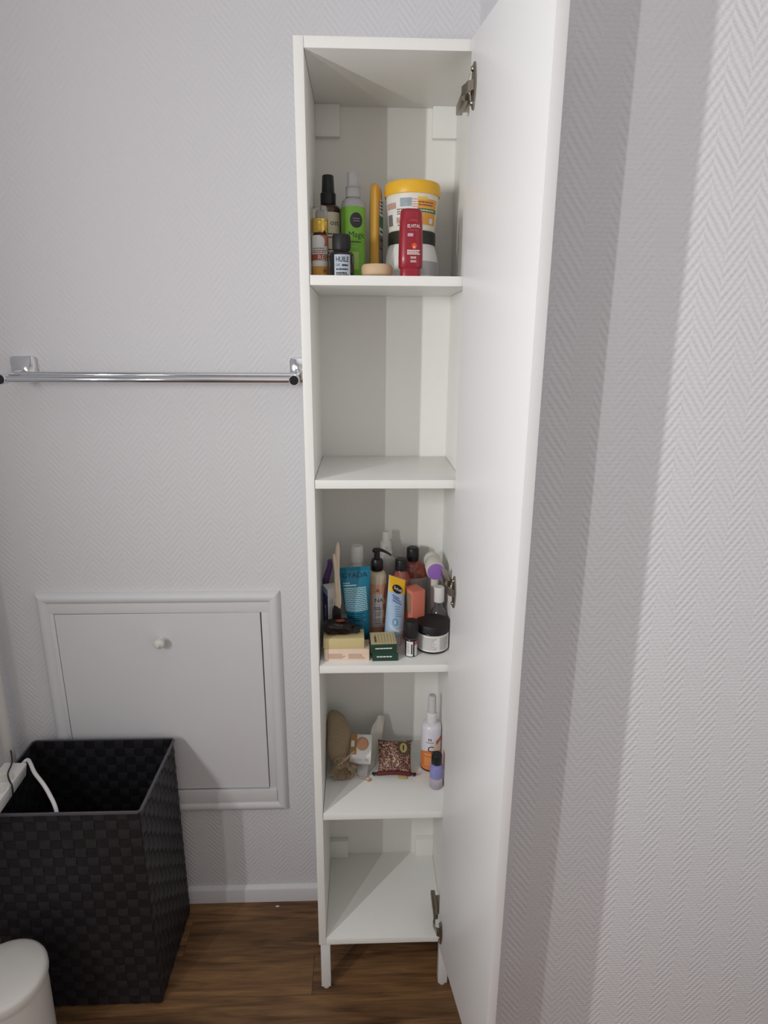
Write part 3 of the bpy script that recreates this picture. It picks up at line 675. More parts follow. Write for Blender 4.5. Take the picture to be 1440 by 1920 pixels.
t = thing('soap_bar', (0.0650, -0.2145, Z3 + 0.0262), 'thick block of yellowish olive soap lying on the pink carton', 'soap', rot=(0, 0, math.radians(1.5)))
G().box(-0.0415, 0.0415, -0.021, 0.021, 0, 0.0228, 0.002).go('block', mat('olive_soap', (206, 190, 140), 0.55, var=0.06, scale=50, bump=0.1, bscale=90), t)
t = thing('wrapped_soap', (0.0548, -0.211, Z3 + 0.049), 'dark brown soap in crinkled clear film on top of the soap block', 'soap')
def blob(a, b, h, seed, amp, n=40, m=16, fr=5):
    rnd = random.Random(seed); ph = [(rnd.uniform(0, 6.3), rnd.uniform(0, 6.3), rnd.uniform(2, fr), rnd.uniform(2, fr)) for _ in range(7)]
    g = G(); rings = []
    for j in range(m + 1):
        el = -pi / 2 + pi * j / m; ring = []
        for i in range(n):
            az = 2 * pi * i / n
            c, s = math.cos(az), math.sin(az); ce = max(math.cos(el), 0.02)
            q = sum(math.sin(az * round(p[2]) + p[0]) * math.sin(el * p[3] * 1.5 + p[1]) for p in ph) / 7
            k = 1 + amp * q
            x = a * math.copysign(abs(c) ** 0.75, c) * ce ** 0.7 * k; y = b * math.copysign(abs(s) ** 0.75, s) * ce ** 0.7 * k
            z = h / 2 + h / 2 * math.copysign(abs(math.sin(el)) ** 0.8, math.sin(el)) * (1 + amp * 0.6 * q if el > 0 else 1)
            ring.append((x, y, max(z, 0.0)))
        rings.append(ring)
    return g.loft(rings)
blob(0.030, 0.0170, 0.0270, 4, 0.08).go('soap', mat('dark_soap', (52, 30, 26), 0.35, var=0.35, scale=60), t, ang=60)
film_m = mat('crinkle_film', (22, 13, 13), 0.24, var=0.6, scale=50, spec=0.35, coat=0.0, bump=0.7, bscale=110)
g = blob(0.0325, 0.0190, 0.0295, 9, 0.22, 72, 28, 6); g.go('film_wrap', film_m, t, ang=40)
blob(0.010, 0.012, 0.014, 3, 0.5, 36, 16, 9).go('film_twist', mat('clear_film', (120, 116, 118), 0.08, trans=0.9, ior=1.2, var=0.0), t, loc=(0.0335, -0.002, 0.003), ang=40)
disc(top(0.0, 0.0, 0.0), 0.003, -0.004, 0.010, 0.007, 0.0300).go('sticker', mat('rust_sticker', (140, 62, 40), 0.4), t)

gdark = mat('forest_green', (30, 66, 50), 0.5, var=0.04); straw = mat('straw_top', (206, 190, 146), 0.55, var=0.06)
def green_box(loc, rz, label, seed):
    t = thing('soap_box', loc, label, 'box', rot=(0, 0, rz), group='green soap cartons')
    G().box(-0.0262, 0.0262, -0.0265, 0.0265, 0, 0.0194, 0.0006).go('carton', gdark, t)
    G().box(-0.0258, 0.0258, -0.0261, 0.0261, 0.0192, 0.0198).go('lid_panel', straw, t)
    f = flat(0, -0.0265, 0)
    dashes(f, -0.0175, 0.020, [0.0088], 0.0024, seed, 0.0004, fill=0.85, word=(0.06, 0.2)).go('print', white_ink, t, smooth=False)
    f = top(0, 0, 0.0198)
    g = G()
    for i in range(7):
        q = -0.016 + i * 0.0062; k = patch(f, q, q + 0.0016, -0.022, 0.020, 0.0002, 1, 4); g.add(k.v, k.f)
    g.go('stripes', mat('straw_stripe', (176, 156, 108), 0.6), t, smooth=False)
    g = dashes(lambda u, v, d=0: (v, u, 0.0198 + d), -0.018, 0.012, [-0.018], 0.004, seed + 2, 0.0004); g.go('print', mat('olive_ink', (84, 80, 50), 0.6), t, smooth=False)
    return t
green_box((0.1490, -0.2140, Z3), math.radians(1.0), 'dark green soap carton on the shelf, lower of the two stacked', 5)
green_box((0.1450, -0.2165, Z3 + 0.0198), math.radians(3.0), 'dark green soap carton with straw-coloured top, upper of the two stacked', 7)

t = thing('essence_bottle', (0.2035, -0.2155, Z3), 'tiny black bottle with a white and red label beside the black-lidded jar', 'bottle')
G().lathe(bottle_profile(0.0126, 0.040, 0.010, 0.002, sh=0.004)).go('body', mat('dark_glass', (30, 26, 30), 0.12, var=0.0), t)
G().lathe([(0, 0.042), (0.0135, 0.042), (0.0142, 0.0435), (0.0142, 0.074), (0.0130, 0.078), (0.010, 0.079), (0, 0.079)]).go('cap', blackm_m, t)
G().lathe([(0.0128, 0.0405), (0.0138, 0.0405), (0.0138, 0.0418), (0.0128, 0.0418)]).go('seal_ring', mat('grey_ring', (90, 88, 90), 0.5), t)
f = cyl(0.0126)
lb = patch(f, -0.0115, 0.0030, 0.003, 0.036).go('label', paper_m, t); lc = patch(f, 0.0065, 0.0150, 0.003, 0.036).go('label', paper_m, t)
patch(f, 0.0065, 0.0150, 0.028, 0.036, 0.0006).go('band', mat('raspberry', (200, 70, 84), 0.5), lc)
g = dashes(lambda u, v, d=0: f(v, u, d), 0.008, 0.032, [-0.001, 0.0], 0.0017, 4, 0.0006, fill=0.9); k = dashes(f, -0.010, -0.003, [0.030, 0.026, 0.022, 0.018, 0.014, 0.010], 0.001, 6); g.add(k.v, k.f)
g.go('print', ink_m, t, smooth=False)

t = thing('jar', (0.2513, -0.1840, Z3), 'squat jar with a wide black lid and printed white label, front right', 'jar')
G().lathe([(0, 0), (0.031, 0), (0.0333, 0.002), (0.0336, 0.006), (0.0336, 0.043), (0.032, 0.0455), (0, 0.0455)], 44).go('body', mat('dark_glass', (30, 26, 30), 0.12, var=0.0), t)
G().lathe([(0, 0.0455), (0.0352, 0.0455), (0.0360, 0.0465), (0.0360, 0.059), (0.0345, 0.0618), (0.031, 0.0625), (0, 0.0625)], 48).go('lid', blackm_m, t)
f = cyl(0.0336)
patch(f, -0.048, 0.048, 0.006, 0.042, 0.0003, 30).go('label', paper_m, t)
g = G()
for a, b, sd in ((-0.030, 0.008, 3), (0.012, 0.038, 4)):
    k = dashes(f, a, b, [0.036 - 0.0026 * i for i in range(11)], 0.0011, sd, 0.0006, fill=0.85, word=(0.05, 0.18)); g.add(k.v, k.f)
g.go('print', grey_ink, t, smooth=False)

t = thing('toothpaste_box', (0.0362, -0.150, Z3), 'upright white and blue toothpaste carton at the left end of the shelf', 'box', rot=(0, 0, math.radians(22)))
G().box(-0.0122, 0.0122, -0.0165, 0.0165, 0, 0.1275, 0.0006).go('carton', paper_m, t)
f = xface(-0.0122, 0, 0, -1)
lb = patch(f, -0.0162, 0.0162, 0.002, 0.112, 0.0002, 2).go('side_patch', mat('navy', (58, 54, 122), 0.5), t)
patch(f, -0.0162, 0.0162, 0.112, 0.126, 0.0002, 2).go('side_patch', mat('powder_blue', (140, 168, 200), 0.5), t)
text(lambda u, v, d=0: f(-v, u, d), 'ELGYDIUM', 0.0125, 0.062, -0.0045, 0.0005, sx=0.85, bold=0.01).go('lettering', white_ink, t, smooth=False)
f = flat(0, -0.0165, 0)
dashes(lambda u, v, d=0: f(v, u, d), 0.03, 0.115, [-0.008, -0.004, 0.002, 0.007], 0.0014, 4, 0.0003).go('print', grey_ink, t, smooth=False)
patch(lambda u, v, d=0: (0.0122 + d, u, v), -0.0145, -0.006, 0.03, 0.115, 0.0002, 2).go('barcode_panel', ink_m, t)

t = thing('toothbrush', (0.027, -0.105, Z3), 'purple-handled toothbrush standing behind the toothpaste carton', 'toothbrush')
pur_m = mat('purple_handle', (108, 70, 132), 0.4, var=0.06)
hp_ = smoothpath([(0.0005, 0.004, 0.085), (-0.002, -0.001, 0.108), (-0.0035, -0.003, 0.122), (0.001, 0.0, 0.138), (0.0055, 0.001, 0.155), (0.006, 0.001, 0.170)], 6)
G().tube(hp_, [0.0048 + 0.0022 * math.sin(pi * min(1, i / (len(hp_) - 1))) for i in range(len(hp_))], 12).go('handle', pur_m, t)
G().tube(smoothpath([(0.0005, 0.004, 0.086), (0.002, 0.006, 0.05), (0.004, 0.010, 0.004)], 5), 0.0032, 10).go('neck', frost_m, t)
g = G()
for i in range(5):
    for j in range(2): g.tube([(0.0045 + j * 0.003, 0.0085, 0.006 + i * 0.005), (0.0045 + j * 0.003, -0.002, 0.006 + i * 0.005)], 0.0012, 6)
tag(g.go('bristles', pwhite_m, t), kind='stuff')

t = thing('hair_brush', (0.0485, -0.182, Z3), 'slim beige wooden tool standing on its dark base beside the teal tube', 'brush', rot=(0, math.radians(0.6), 0))
beige = mat('beige_wood', (222, 203, 180), 0.55, var=0.06, scale=90)
G().loft([[(x, y, z) for x, y in superellipse(a, b)] for a, b, z in ((0.0085, 0.0055, 0.0005), (0.0092, 0.006, 0.004), (0.0088, 0.006, 0.085), (0.007, 0.005, 0.094), (0.004, 0.004, 0.098))]).go('bristle_block', blackm_m, t)
G().loft([[(x + sx_, y, z) for x, y in superellipse(a, b)] for a, b, z, sx_ in ((0.002, 0.002, 0.088, 0.003), (0.0058, 0.0042, 0.093, 0.003), (0.0072, 0.0045, 0.105, 0.0030), (0.0068, 0.004, 0.135, 0.0020), (0.0056, 0.0036, 0.165, 0.001), (0.0050, 0.0034, 0.195, 0.0015), (0.0048, 0.0034, 0.214, 0.0025), (0.0036, 0.003, 0.228, 0.003), (0.0010, 0.0014, 0.236, 0.003))]).go('handle', beige, t)
G().loft([[(x + sx_, y - 0.005, z) for x, y in superellipse(a, b)] for a, b, z, sx_ in ((0.0015, 0.0012, 0.118, 0.001), (0.0024, 0.0022, 0.135, 0.0), (0.0026, 0.0024, 0.170, -0.001), (0.0032, 0.0028, 0.198, -0.0035), (0.0026, 0.0024, 0.209, -0.0045), (0.0012, 0.0012, 0.213, -0.0045))]).go('prong', beige, t)

teal = mat('teal_tube', (18, 112, 140), 0.38, var=0.05)
def squeeze_tube(name, loc, rot, label, m, r, wt, h, cap_r, cap_h, cap_m, slope=0.0, hz=0.0):
    t = thing(name, loc, label, 'tube', rot=rot)
    rings = []
    def sect(s):   # s 0 at the shoulder, 1 at the crimp
        a = r + (wt / 2 - r) * (s ** 1.2); b = r * (1 - s ** 1.5) + 0.0007; return a, b
    n = 36
    for i in range(13):
        s = i / 12; a, b = sect(s); p = 2.0 + 0.6 * s
        rings.append([(x, y, cap_h + 0.003 + s * (h - cap_h - 0.011) - slope * x * s) for x, y in superellipse(a, b, n, p)])
    a = wt / 2
    for z in (h - 0.008, h): rings.append([(x, y, z - slope * x) for x, y in superellipse(a, 0.0008, n, 3)])
    sh = [[(x, y, cap_h) for x, y in superellipse(cap_r * 0.8, cap_r * 0.8, n, 2)]]
    G().loft(sh + rings).go('body', m, t, ang=60)
    G().lathe([(0, 0), (cap_r - 0.001, 0), (cap_r, 0.001), (cap_r, cap_h - 0.0012), (cap_r - 0.0012, cap_h), (0, cap_h)], 32).go('cap', cap_m, t)
    def fn(u, v, d=0.0):
        s = max(0.0, min(1.0, (v - cap_h - 0.003) / (h - cap_h - 0.011))); a, b = sect(s)
        if v > h - 0.0085: b = 0.0008
        p = 2.0 + 0.6 * s; x = max(-0.999, min(0.999, u / a))
        return (u, -(b * (1 - abs(x) ** p) ** (1 / p)) - d, v - slope * u * min(1.0, s))
    return t, fn
t, f = squeeze_tube('cream_tube', (0.1000, -0.158, Z3), (math.radians(1.5), math.radians(-5.0), math.radians(-4)), 'teal cosmetic tube with a pale patterned square, leaning upright on its cap', teal, 0.0220, 0.0700, 0.175, 0.0205, 0.026, mat('deep_teal', (14, 74, 96), 0.4))
text(f, 'GYADA', 0.0150, 0.001, 0.1535, 0.0012, sx=1.05).go('lettering', mat('tube_ink', (12, 50, 66), 0.5), t, smooth=False)
lightblue = mat('ice_blue', (176, 214, 222), 0.5, var=0.03)
g = G(); rnd = random.Random(5)
for i in range(11):
    for j in range(13):
        u0 = -0.024 + i * 0.0043; v0 = 0.082 + j * 0.0040; s = 1 if (i + j) % 2 else -1
        for q in (0, 1):
            a0 = u0 + q * 0.0020; s2 = s if q == 0 else -s
            fa = [f(a0, v0 + (0.0016 if s2 < 0 else 0), 0.0011), f(a0 + 0.0020, v0 + (0.0016 if s2 > 0 else 0), 0.0011), f(a0 + 0.0020, v0 + (0.0016 if s2 > 0 else 0) + 0.0019, 0.0011), f(a0, v0 + (0.0016 if s2 < 0 else 0) + 0.0019, 0.0011)]
            g.add(fa, [(0, 1, 2, 3)])
tag(g.go('pattern_square', lightblue, t, smooth=False), kind='stuff')
g = dashes(f, -0.024, -0.008, [0.1415], 0.0020, 3, 0.0011); k = patch(f, -0.024, 0.004, 0.1365, 0.1390, 0.0011); g.add(k.v, k.f); g.go('print', lightblue, t, smooth=False)
dashes(f, -0.020, 0.018, [0.0755, 0.0705, 0.066, 0.061, 0.050], 0.0022, 8, 0.0011).go('print', mat('tube_ink', (12, 50, 66), 0.5), t, smooth=False)

blue_m = mat('pale_blue_tube', (172, 198, 222), 0.35, var=0.05)
t, f = squeeze_tube('cream_tube', (0.1690, -0.1670, Z3), (math.radians(0), math.radians(3), math.radians(24)), 'pale blue cream tube with a yellow pointed top and black oval logo', blue_m, 0.0198, 0.0400, 0.152, 0.0165, 0.024, pwhite_m, slope=0.42)
yg = patch(f, -0.0196, 0.0196, 0.1195, 0.1518, 0.0008, 24, 10); yg.go('top_band', mat('sun_yellow', (244, 192, 40), 0.4), t)
def bk_patch(u, v, d=0.0):
    x, y, z = f(u, v, d); return (x, -y, z)
patch(bk_patch, -0.0196, 0.0196, 0.1195, 0.1518, 0.0008, 24, 10).go('top_band', mat('sun_yellow', (244, 192, 40), 0.4), t)
disc(f, -0.001, 0.1275, 0.0120, 0.0092, 0.0016).go('logo_oval', mat('logo_black', (26, 24, 24), 0.5), t)
text(f, 'Scholl', 0.0086, -0.001, 0.1249, 0.0021, sx=0.92, rot=-0.25, bold=0.012).go('lettering', white_ink, t, smooth=False)
g = G()
for i, (u0, u1, v0) in enumerate(((-0.013, 0.002, 0.112), (-0.012, 0.006, 0.107), (-0.013, 0.008, 0.102))):
    k = patch(lambda u, v, d=0: f(u, v - (u - u0) * 0.35 * 1.0, d), u0, u1, v0, v0 + 0.0024, 0.0012, 8, 1); g.add(k.v, k.f)
g.go('print', mat('cornflower', (92, 116, 176), 0.5), t, smooth=False)
g = dashes(f, -0.008, 0.010, [0.090, 0.085, 0.080, 0.075, 0.070], 0.002, 6, 0.0012, fill=0.6); g.go('print', mat('steel_blue', (120, 156, 196), 0.5), t, smooth=False)
disc(f, -0.008, 0.058, 0.0055, 0.008, 0.0010).go('droplet', mat('steel_blue', (120, 156, 196), 0.5), t)
disc(f, -0.008, 0.058, 0.003, 0.005, 0.0014).go('droplet', mat('sky_drop', (160, 206, 230), 0.5), t)
g = patch(lambda u, v, d=0: f(u, v + 0.012 * (1 - (u / 0.018) ** 2) * -1, d), -0.017, 0.017, 0.050, 0.0525, 0.0010, 16, 1); g.go('print', white_ink, t, smooth=False)

t = thing('lotion_bottle', (0.0916, -0.096, Z3), 'white bottle with a ribbed white cap behind the teal tube', 'bottle')
G().lathe(bottle_profile(0.0233, 0.150, 0.0125, 0.013, sh=0.018), 36).go('body', ivory_m, t)
g = G()
n = 48
prof = [(0.0128, 0.163), (0.0134, 0.164), (0.0134, 0.194)]
rings = [[((r + (0.0004 if i % 2 else 0)) * math.sin(2 * pi * i / n), -(r + (0.0004 if i % 2 else 0)) * math.cos(2 * pi * i / n), z) for i in range(n)] for r, z in prof]
rings.append([(0.0122 * math.sin(2 * pi * i / n), -0.0122 * math.cos(2 * pi * i / n), 0.1995) for i in range(n)])
g.loft(rings).go('cap', pwhite_m, t, ang=30)

t = thing('pump_bottle', (0.1348, -0.120, Z3), 'pump bottle with a black pump head and terracotta patterned label, mid shelf', 'bottle')
G().lathe(bottle_profile(0.0212, 0.151, 0.011, 0.002, sh=0.016), 36).go('body', mat('cream_plastic', (222, 208, 184), 0.3, trans=0.15, var=0.05), t)
G().lathe([(0, 0.1525), (0.0128, 0.1525), (0.0133, 0.154), (0.0130, 0.172), (0.0110, 0.1775), (0.008, 0.1785), (0, 0.1785)], 28).go('collar', black_m, t)
G().lathe([(0, 0.178), (0.0062, 0.178), (0.0062, 0.193), (0, 0.193)], 20).go('stem', black_m, t)
pts = smoothpath([(-0.010, 0, 0.1955), (-0.002, -0.001, 0.1985), (0.010, -0.002, 0.1975), (0.022, -0.004, 0.1925), (0.0305, -0.005, 0.1870)], 5)
g = G(); rings = []
for i, p in enumerate(pts):
    s = i / (len(pts) - 1); wy = 0.0075 * (1 - 0.6 * s) * min(1, 0.55 + 4 * s); hz = 0.0042 * (1 - 0.45 * s) * min(1, 0.5 + 5 * s)
    rings.append([(p.x, p.y + y, p.z + z) for y, z in superellipse(wy, hz, 16, 2.5)])
g.loft(rings).go('pump_head', black_m, t, ang=50)
f = cyl(0.0212)
terr = mat('terracotta', (172, 104, 76), 0.5, var=0.08); blush = mat('blush', (214, 164, 136), 0.5, var=0.05)
patch(f, -0.026, 0.030, 0.010, 0.126, 0.0003, 20).go('label', blush, t)
patch(f, -0.010, 0.0125, 0.028, 0.104, 0.0006).go('panel', mat('grey_label', (196, 190, 188), 0.55), t)
g = G(); rnd = random.Random(3)
for i in range(16):
    cu = rnd.uniform(0.013, 0.029); cv = rnd.uniform(0.016, 0.12); k = disc(f, cu, cv, rnd.uniform(0.003, 0.006), rnd.uniform(0.005, 0.011), 0.0006, 12); g.add(k.v, k.f)
for i in range(7):
    cu = -0.012 + i * 0.0045; k = patch(f, cu, cu + 0.002, 0.011, 0.026, 0.0006, 1, 3); g.add(k.v, k.f)
tag(g.go('blotches', terr, t, smooth=False), kind='stuff')
g = text(f, 'NA', 0.0125, 0.0035, 0.086, 0.0009); k = text(f, 'A', 0.0115, 0.001, 0.109, 0.0009); g.add(k.v, k.f); k = dashes(f, -0.006, 0.011, [0.072, 0.068], 0.0018, 2, 0.0009); g.add(k.v, k.f); k = dashes(f, -0.004, 0.010, [0.062, 0.058, 0.054, 0.046, 0.042, 0.036], 0.0012, 4, 0.0009); g.add(k.v, k.f)
g.go('lettering', ink_m, t, smooth=False)

t = thing('spray_bottle', (0.1560, -0.055, Z3), 'translucent white spray bottle with a stepped white nozzle at the back', 'bottle')
G().lathe([(0, 0), (0.0205, 0), (0.0222, 0.002), (0.0222, 0.140), (0.0228, 0.143), (0.0228, 0.150), (0.021, 0.1555), (0.016, 0.158), (0, 0.158)], 36).go('body', mat('milky_plastic', (214, 214, 216), 0.3, trans=0.3, var=0.0), t)
G().lathe([(0, 0.158), (0.0150, 0.158), (0.0150, 0.1715), (0.0138, 0.173), (0.0128, 0.176), (0.0118, 0.195), (0.0085, 0.196), (0.0078, 0.216), (0.0068, 0.2185), (0, 0.2190)], 32).go('nozzle', pwhite_m, t)

def amberish(loc, label, r, sy, h, cap0, cap1, cap_r, liquid):
    t = thing('shampoo_bottle', loc, label, 'bottle', group='rosy brown bottles')
    G().lathe([(0, 0), (r * 0.93, 0), (r, 0.003), (r, h - 0.035), (r * 0.95, h - 0.022), (r * 0.8, h - 0.011), (r * 0.55, h - 0.004), (cap_r * 0.75, h), (cap_r * 0.75, cap0 + 0.002), (0, cap0 + 0.002)], 36, sy=sy).go('body', liquid, t)
    G().lathe([(0, cap0), (cap_r, cap0), (cap_r, cap1 - 0.004), (cap_r - 0.001, cap1 - 0.0015), (cap_r - 0.003, cap1), (0, cap1)], 28).go('cap', black_m, t)
    return t
liq = mat('rose_liquid', (178, 96, 84), 0.15, trans=0.3, var=0.05, coat=0.4)
t = amberish((0.1885, -0.098, Z3), 'rosy brown bottle with a black cap behind the coral box, shorter of the two', 0.0225, 1.0, 0.144, 0.1442, 0.1700, 0.0136, liq)
patch(cyl(0.0225), -0.03, 0.03, 0.01, 0.105, 0.0004).go('label', mat('grey_rose_label', (176, 150, 144), 0.5), t)
t = amberish((0.2175, -0.052, Z3), 'taller rosy brown bottle with a black cap and grey label, back right', 0.0355, 0.62, 0.151, 0.1510, 0.1805, 0.0140, liq)
G().lathe([(0.0357, 0.008), (0.0362, 0.009), (0.0362, 0.112), (0.0357, 0.1125)], 44, sy=0.625).go('label', mat('grey_wrap', (182, 174, 170), 0.35, var=0.05), t)
dashes(cyl(0.0363, 1, 0.625), -0.02, 0.026, [0.104, 0.099, 0.090, 0.084], 0.0022, 4, 0.0004).go('print', mat('pale_print', (200, 196, 194), 0.5), t, smooth=False)

t = thing('coral_box', (0.2138, -0.1520, Z3), 'upright coral pink cardboard carton turned corner-on, mid shelf', 'box', rot=(0, 0, math.radians(27)))
coral = mat('coral_card', (214, 122, 102), 0.55, var=0.04)
G().box(-0.0155, 0.0155, -0.018, 0.018, 0, 0.122, 0.0006).go('carton', coral, t)
G().box(-0.0150, 0.0150, -0.0175, 0.0175, 0.1218, 0.1224).go('top_flap', coral, t)
patch(xface(-0.0155, 0, 0, -1), -0.014, 0.013, 0.07, 0.115, 0.0002, 2).go('side_patch', mat('coral_shade', (150, 126, 104), 0.55, var=0.15), t)  # greyed patch paints the shade on the carton's left face

t = thing('foot_file', (0.2632, -0.098, Z3), 'white electric foot file with a purple round end on its roller head', 'foot file')
lil = mat('lilac_disc', (148, 106, 186), 0.45, var=0.04)
G().loft([[(x, y, z) for x, y in superellipse(a, b)] for a, b, z in ((0.008, 0.007, 0.0), (0.0095, 0.0085, 0.003), (0.0095, 0.0085, 0.06), (0.0085, 0.008, 0.12), (0.009, 0.009, 0.145))]).go('handle', ivory_m, t)
g = G().lathe([(0, -0.030), (0.0165, -0.030), (0.0185, -0.028), (0.0185, -0.006), (0.0178, -0.005), (0.0185, -0.004), (0.0195, 0.010), (0.0195, 0.045), (0.0180, 0.048), (0, 0.048)], 36)
g.map(lambda x, y, z: (x - 0.0045, -z - 0.003, y + 0.158)); g.go('roller_head', ivory_m, t)
g = G().lathe([(0, 0.0480), (0.0178, 0.0480), (0.0178, 0.0490), (0.0165, 0.0495), (0, 0.0495)], 36); g.map(lambda x, y, z: (x - 0.0045, -z - 0.003, y + 0.158)); g.go('end_disc', lil, t)

t = thing('travel_bottle', (0.2690, -0.1330, Z3), 'small clear bottle with a white cap behind the squat jar', 'bottle')
G().lathe([(0, 0), (0.0165, 0), (0.0175, 0.002), (0.0175, 0.050), (0.0165, 0.060), (0.012, 0.068), (0.0085, 0.072), (0.0085, 0.085), (0.0075, 0.085), (0.0075, 0.0715), (0.0110, 0.067), (0.0155, 0.059), (0.0163, 0.050), (0.0163, 0.003), (0, 0.003)], 32).go('body', clear_m, t)
G().lathe([(0, 0.084), (0.0113, 0.084), (0.0117, 0.085), (0.0117, 0.1155), (0.0105, 0.1172), (0, 0.1175)], 28).go('cap', pwhite_m, t)

# ================================================================== LOWER SHELF
burlap = mat('burlap', (166, 148, 122), 0.85, var=0.18, scale=220, bump=0.6, bscale=650)
bag = thing('burlap_pouch', (0.0, 0.0, Z4), 'small brown burlap pouch tied with a string, leaning at the left', 'pouch')
path = [Vector(p) for p in smoothpath([(0.0240, -0.050, 0.116), (0.0360, -0.064, 0.099), (0.0450, -0.086, 0.071), (0.0500, -0.106, 0.049), (0.0530, -0.124, 0.038), (0.0545, -0.138, 0.034), (0.0550, -0.150, 0.028), (0.0555, -0.163, 0.024)], 4)]
rad = [0.004, 0.009, 0.013, 0.017, 0.020, 0.0225, 0.0245, 0.026, 0.0275, 0.0285, 0.029, 0.029, 0.029, 0.0285, 0.0275, 0.026, 0.024, 0.0215, 0.0185, 0.0165, 0.0155, 0.0160, 0.0172, 0.0185, 0.020, 0.0215, 0.0225, 0.0232, 0.0238]
rings = []; rnd = random.Random(2)
for i, p in enumerate(path):
    tt = (path[min(i + 1, len(path) - 1)] - path[max(i - 1, 0)]).normalized(); side = Vector((1, 0, 0)); up = side.cross(tt).normalized(); side = tt.cross(up)
    r = rad[min(i, len(rad) - 1)]; ring = []
    for k in range(40):
        a = 2 * pi * k / 40; s = i / (len(path) - 1)
        wr = 1 + (0.05 + 0.16 * max(0, s - 0.6) / 0.4) * math.sin(a * (7 if s > 0.6 else 3) + 1.3 + s * 3) + 0.05 * math.sin(5 * a + 14 * s) * math.sin(9 * s + 2 * a)
        q = p + side * (r * 1.12 * wr * math.cos(a)) + up * (r * 0.95 * wr * math.sin(a)); q.z = max(q.z, 0.0005); q.x = max(q.x, 0.0170)
        ring.append(q)
    rings.append(ring)
mouth = []
c = path[-1] + Vector((0, 0.012, 0.002))
mouth = [[c + (q - path[-1]) * 0.8 for q in rings[-1]], [c + Vector((0, 0.012, 0)) + (q - path[-1]) * 0.35 for q in rings[-1]]]
G().loft(rings + mouth).go('bag', burlap, bag, ang=70)
# ruffle beside the mouth
rings = []
for i in range(6):
    s = i / 5; ring = []
    for k in range(24):
        a = 2 * pi * k / 24; r = (0.006 + 0.012 * s) * (1 + 0.25 * math.sin(a * 5 + s))
        ring.append((0.068 + 0.014 * s + r * 0.5 * math.cos(a), -0.137 - 0.010 * s + r * 0.8 * math.cos(a + 1), max(0.0005, 0.030 - 0.006 * s + r * math.sin(a))))
    rings.append(ring)
G().loft(rings).go('ruffle', burlap, bag, ang=70)
string_m = mat('jute_string', (204, 172, 146), 0.7, var=0.1)
n0 = path[20]
loop = [n0 + Vector((0.0195 * math.cos(a), -0.004 * math.sin(a), 0.0175 * math.sin(a))) for a in [2 * pi * i / 24 for i in range(25)]]
for q in loop: q.z = max(q.z, 0.002)
G().tube(loop, 0.0012, 8).go('string', string_m, bag)
bow = smoothpath([(0.052, -0.151, 0.052), (0.064, -0.157, 0.062), (0.080, -0.150, 0.073), (0.083, -0.145, 0.068), (0.070, -0.152, 0.060), (0.055, -0.157, 0.051), (0.047, -0.160, 0.046), (0.050, -0.163, 0.040), (0.056, -0.161, 0.044), (0.054, -0.156, 0.050)], 6)
G().tube(bow, 0.0012, 8).go('string', string_m, bag)
tail = smoothpath([(0.060, -0.150, 0.046), (0.078, -0.150, 0.030), (0.090, -0.149, 0.004), (0.102, -0.1515, 0.0014), (0.114, -0.158, 0.0014), (0.122, -0.157, 0.0014), (0.118, -0.150, 0.0014), (0.104, -0.143, 0.0014)], 6)
G().tube(tail, 0.0011, 8).go('string', string_m, bag)
G().lathe([(0, -0.003), (0.0022, -0.0022), (0.003, 0), (0.0022, 0.0022), (0, 0.003)], 14).go('bead', mat('copper_bead', (224, 160, 120), 0.25, metal=0.6), bag, loc=(0.1165, -0.160, 0.003))

pb = thing('powder_box', (0.0985, -0.122, Z4 + 0.0660), 'white powder box with a round peach window, propped on the pouch and sachet', 'box', rot=(math.radians(21), math.radians(3), math.radians(-2)))
G().box(-0.0245, 0.0245, -0.028, 0.028, -0.026, 0.008, 0.0006).go('carton', paper_m, pb)
f = top(0, 0, 0.008)
patch(f, -0.0242, -0.0100, -0.0255, 0.0275, 0.0003, 2).go('label', mat('ochre_brown', (178, 132, 84), 0.5), pb)
disc(f, 0.0030, 0.003, 0.0145, 0.0175, 0.0004).go('window_rim', mat('deep_peach', (160, 112, 84), 0.5), pb)
disc(f, 0.0026, 0.0020, 0.0135, 0.0163, 0.0007).go('powder', mat('peach_powder', (206, 156, 122), 0.6, var=0.03), pb)
patch(f, -0.0232, -0.0155, -0.006, 0.010, 0.0005, 2).go('tab', paper_m, pb)
f2 = flat(0, -0.028, -0.008)
g = dashes(f2, -0.019, 0.008, [-0.004, -0.001, 0.002], 0.0012, 3, 0.0003); k = patch(f2, 0.0115, 0.0195, -0.0045, 0.0045, 0.0003, 1); g.add(k.v, k.f); g.go('print', mat('lilac_print', (202, 196, 214), 0.5), pb, smooth=False)

sa = thing('sachet', (0, 0, Z4), 'crumpled white sachet leaning between the powder box and maroon pouch', 'sachet')
rings = []; rnd = random.Random(11)
for i in range(19):
    s = i / 18; cx = 0.1050 + 0.043 * s ** 0.9; cy = -0.130 + 0.092 * s; cz = 0.006 + 0.086 * s ** 1.3
    wd = 0.012 + 0.010 * math.sin(pi * min(1, s * 1.15)) + 0.002 * math.sin(s * 17)
    ring = []
    for k in range(18):
        a = 2 * pi * k / 18; th = 0.0045 * (1 - 0.5 * s) * (1 + 0.5 * math.sin(5 * a + 9 * s)) * math.sin(pi * min(1, 0.15 + s)) + 0.0008
        x = wd * math.cos(a); zz = th * math.sin(a) + 0.0022 * math.sin(14 * s + 3 * math.cos(a))
        ring.append((cx + x * 0.85 - zz * 0.5, cy + x * 0.25 - zz * 0.6, max(0.0006, cz + zz - x * 0.30)))
    rings.append(ring)
G().loft(rings).go('packet', mat('sachet_white', (212, 208, 198), 0.45, var=0.05, bump=0.4, bscale=60), sa, ang=30)
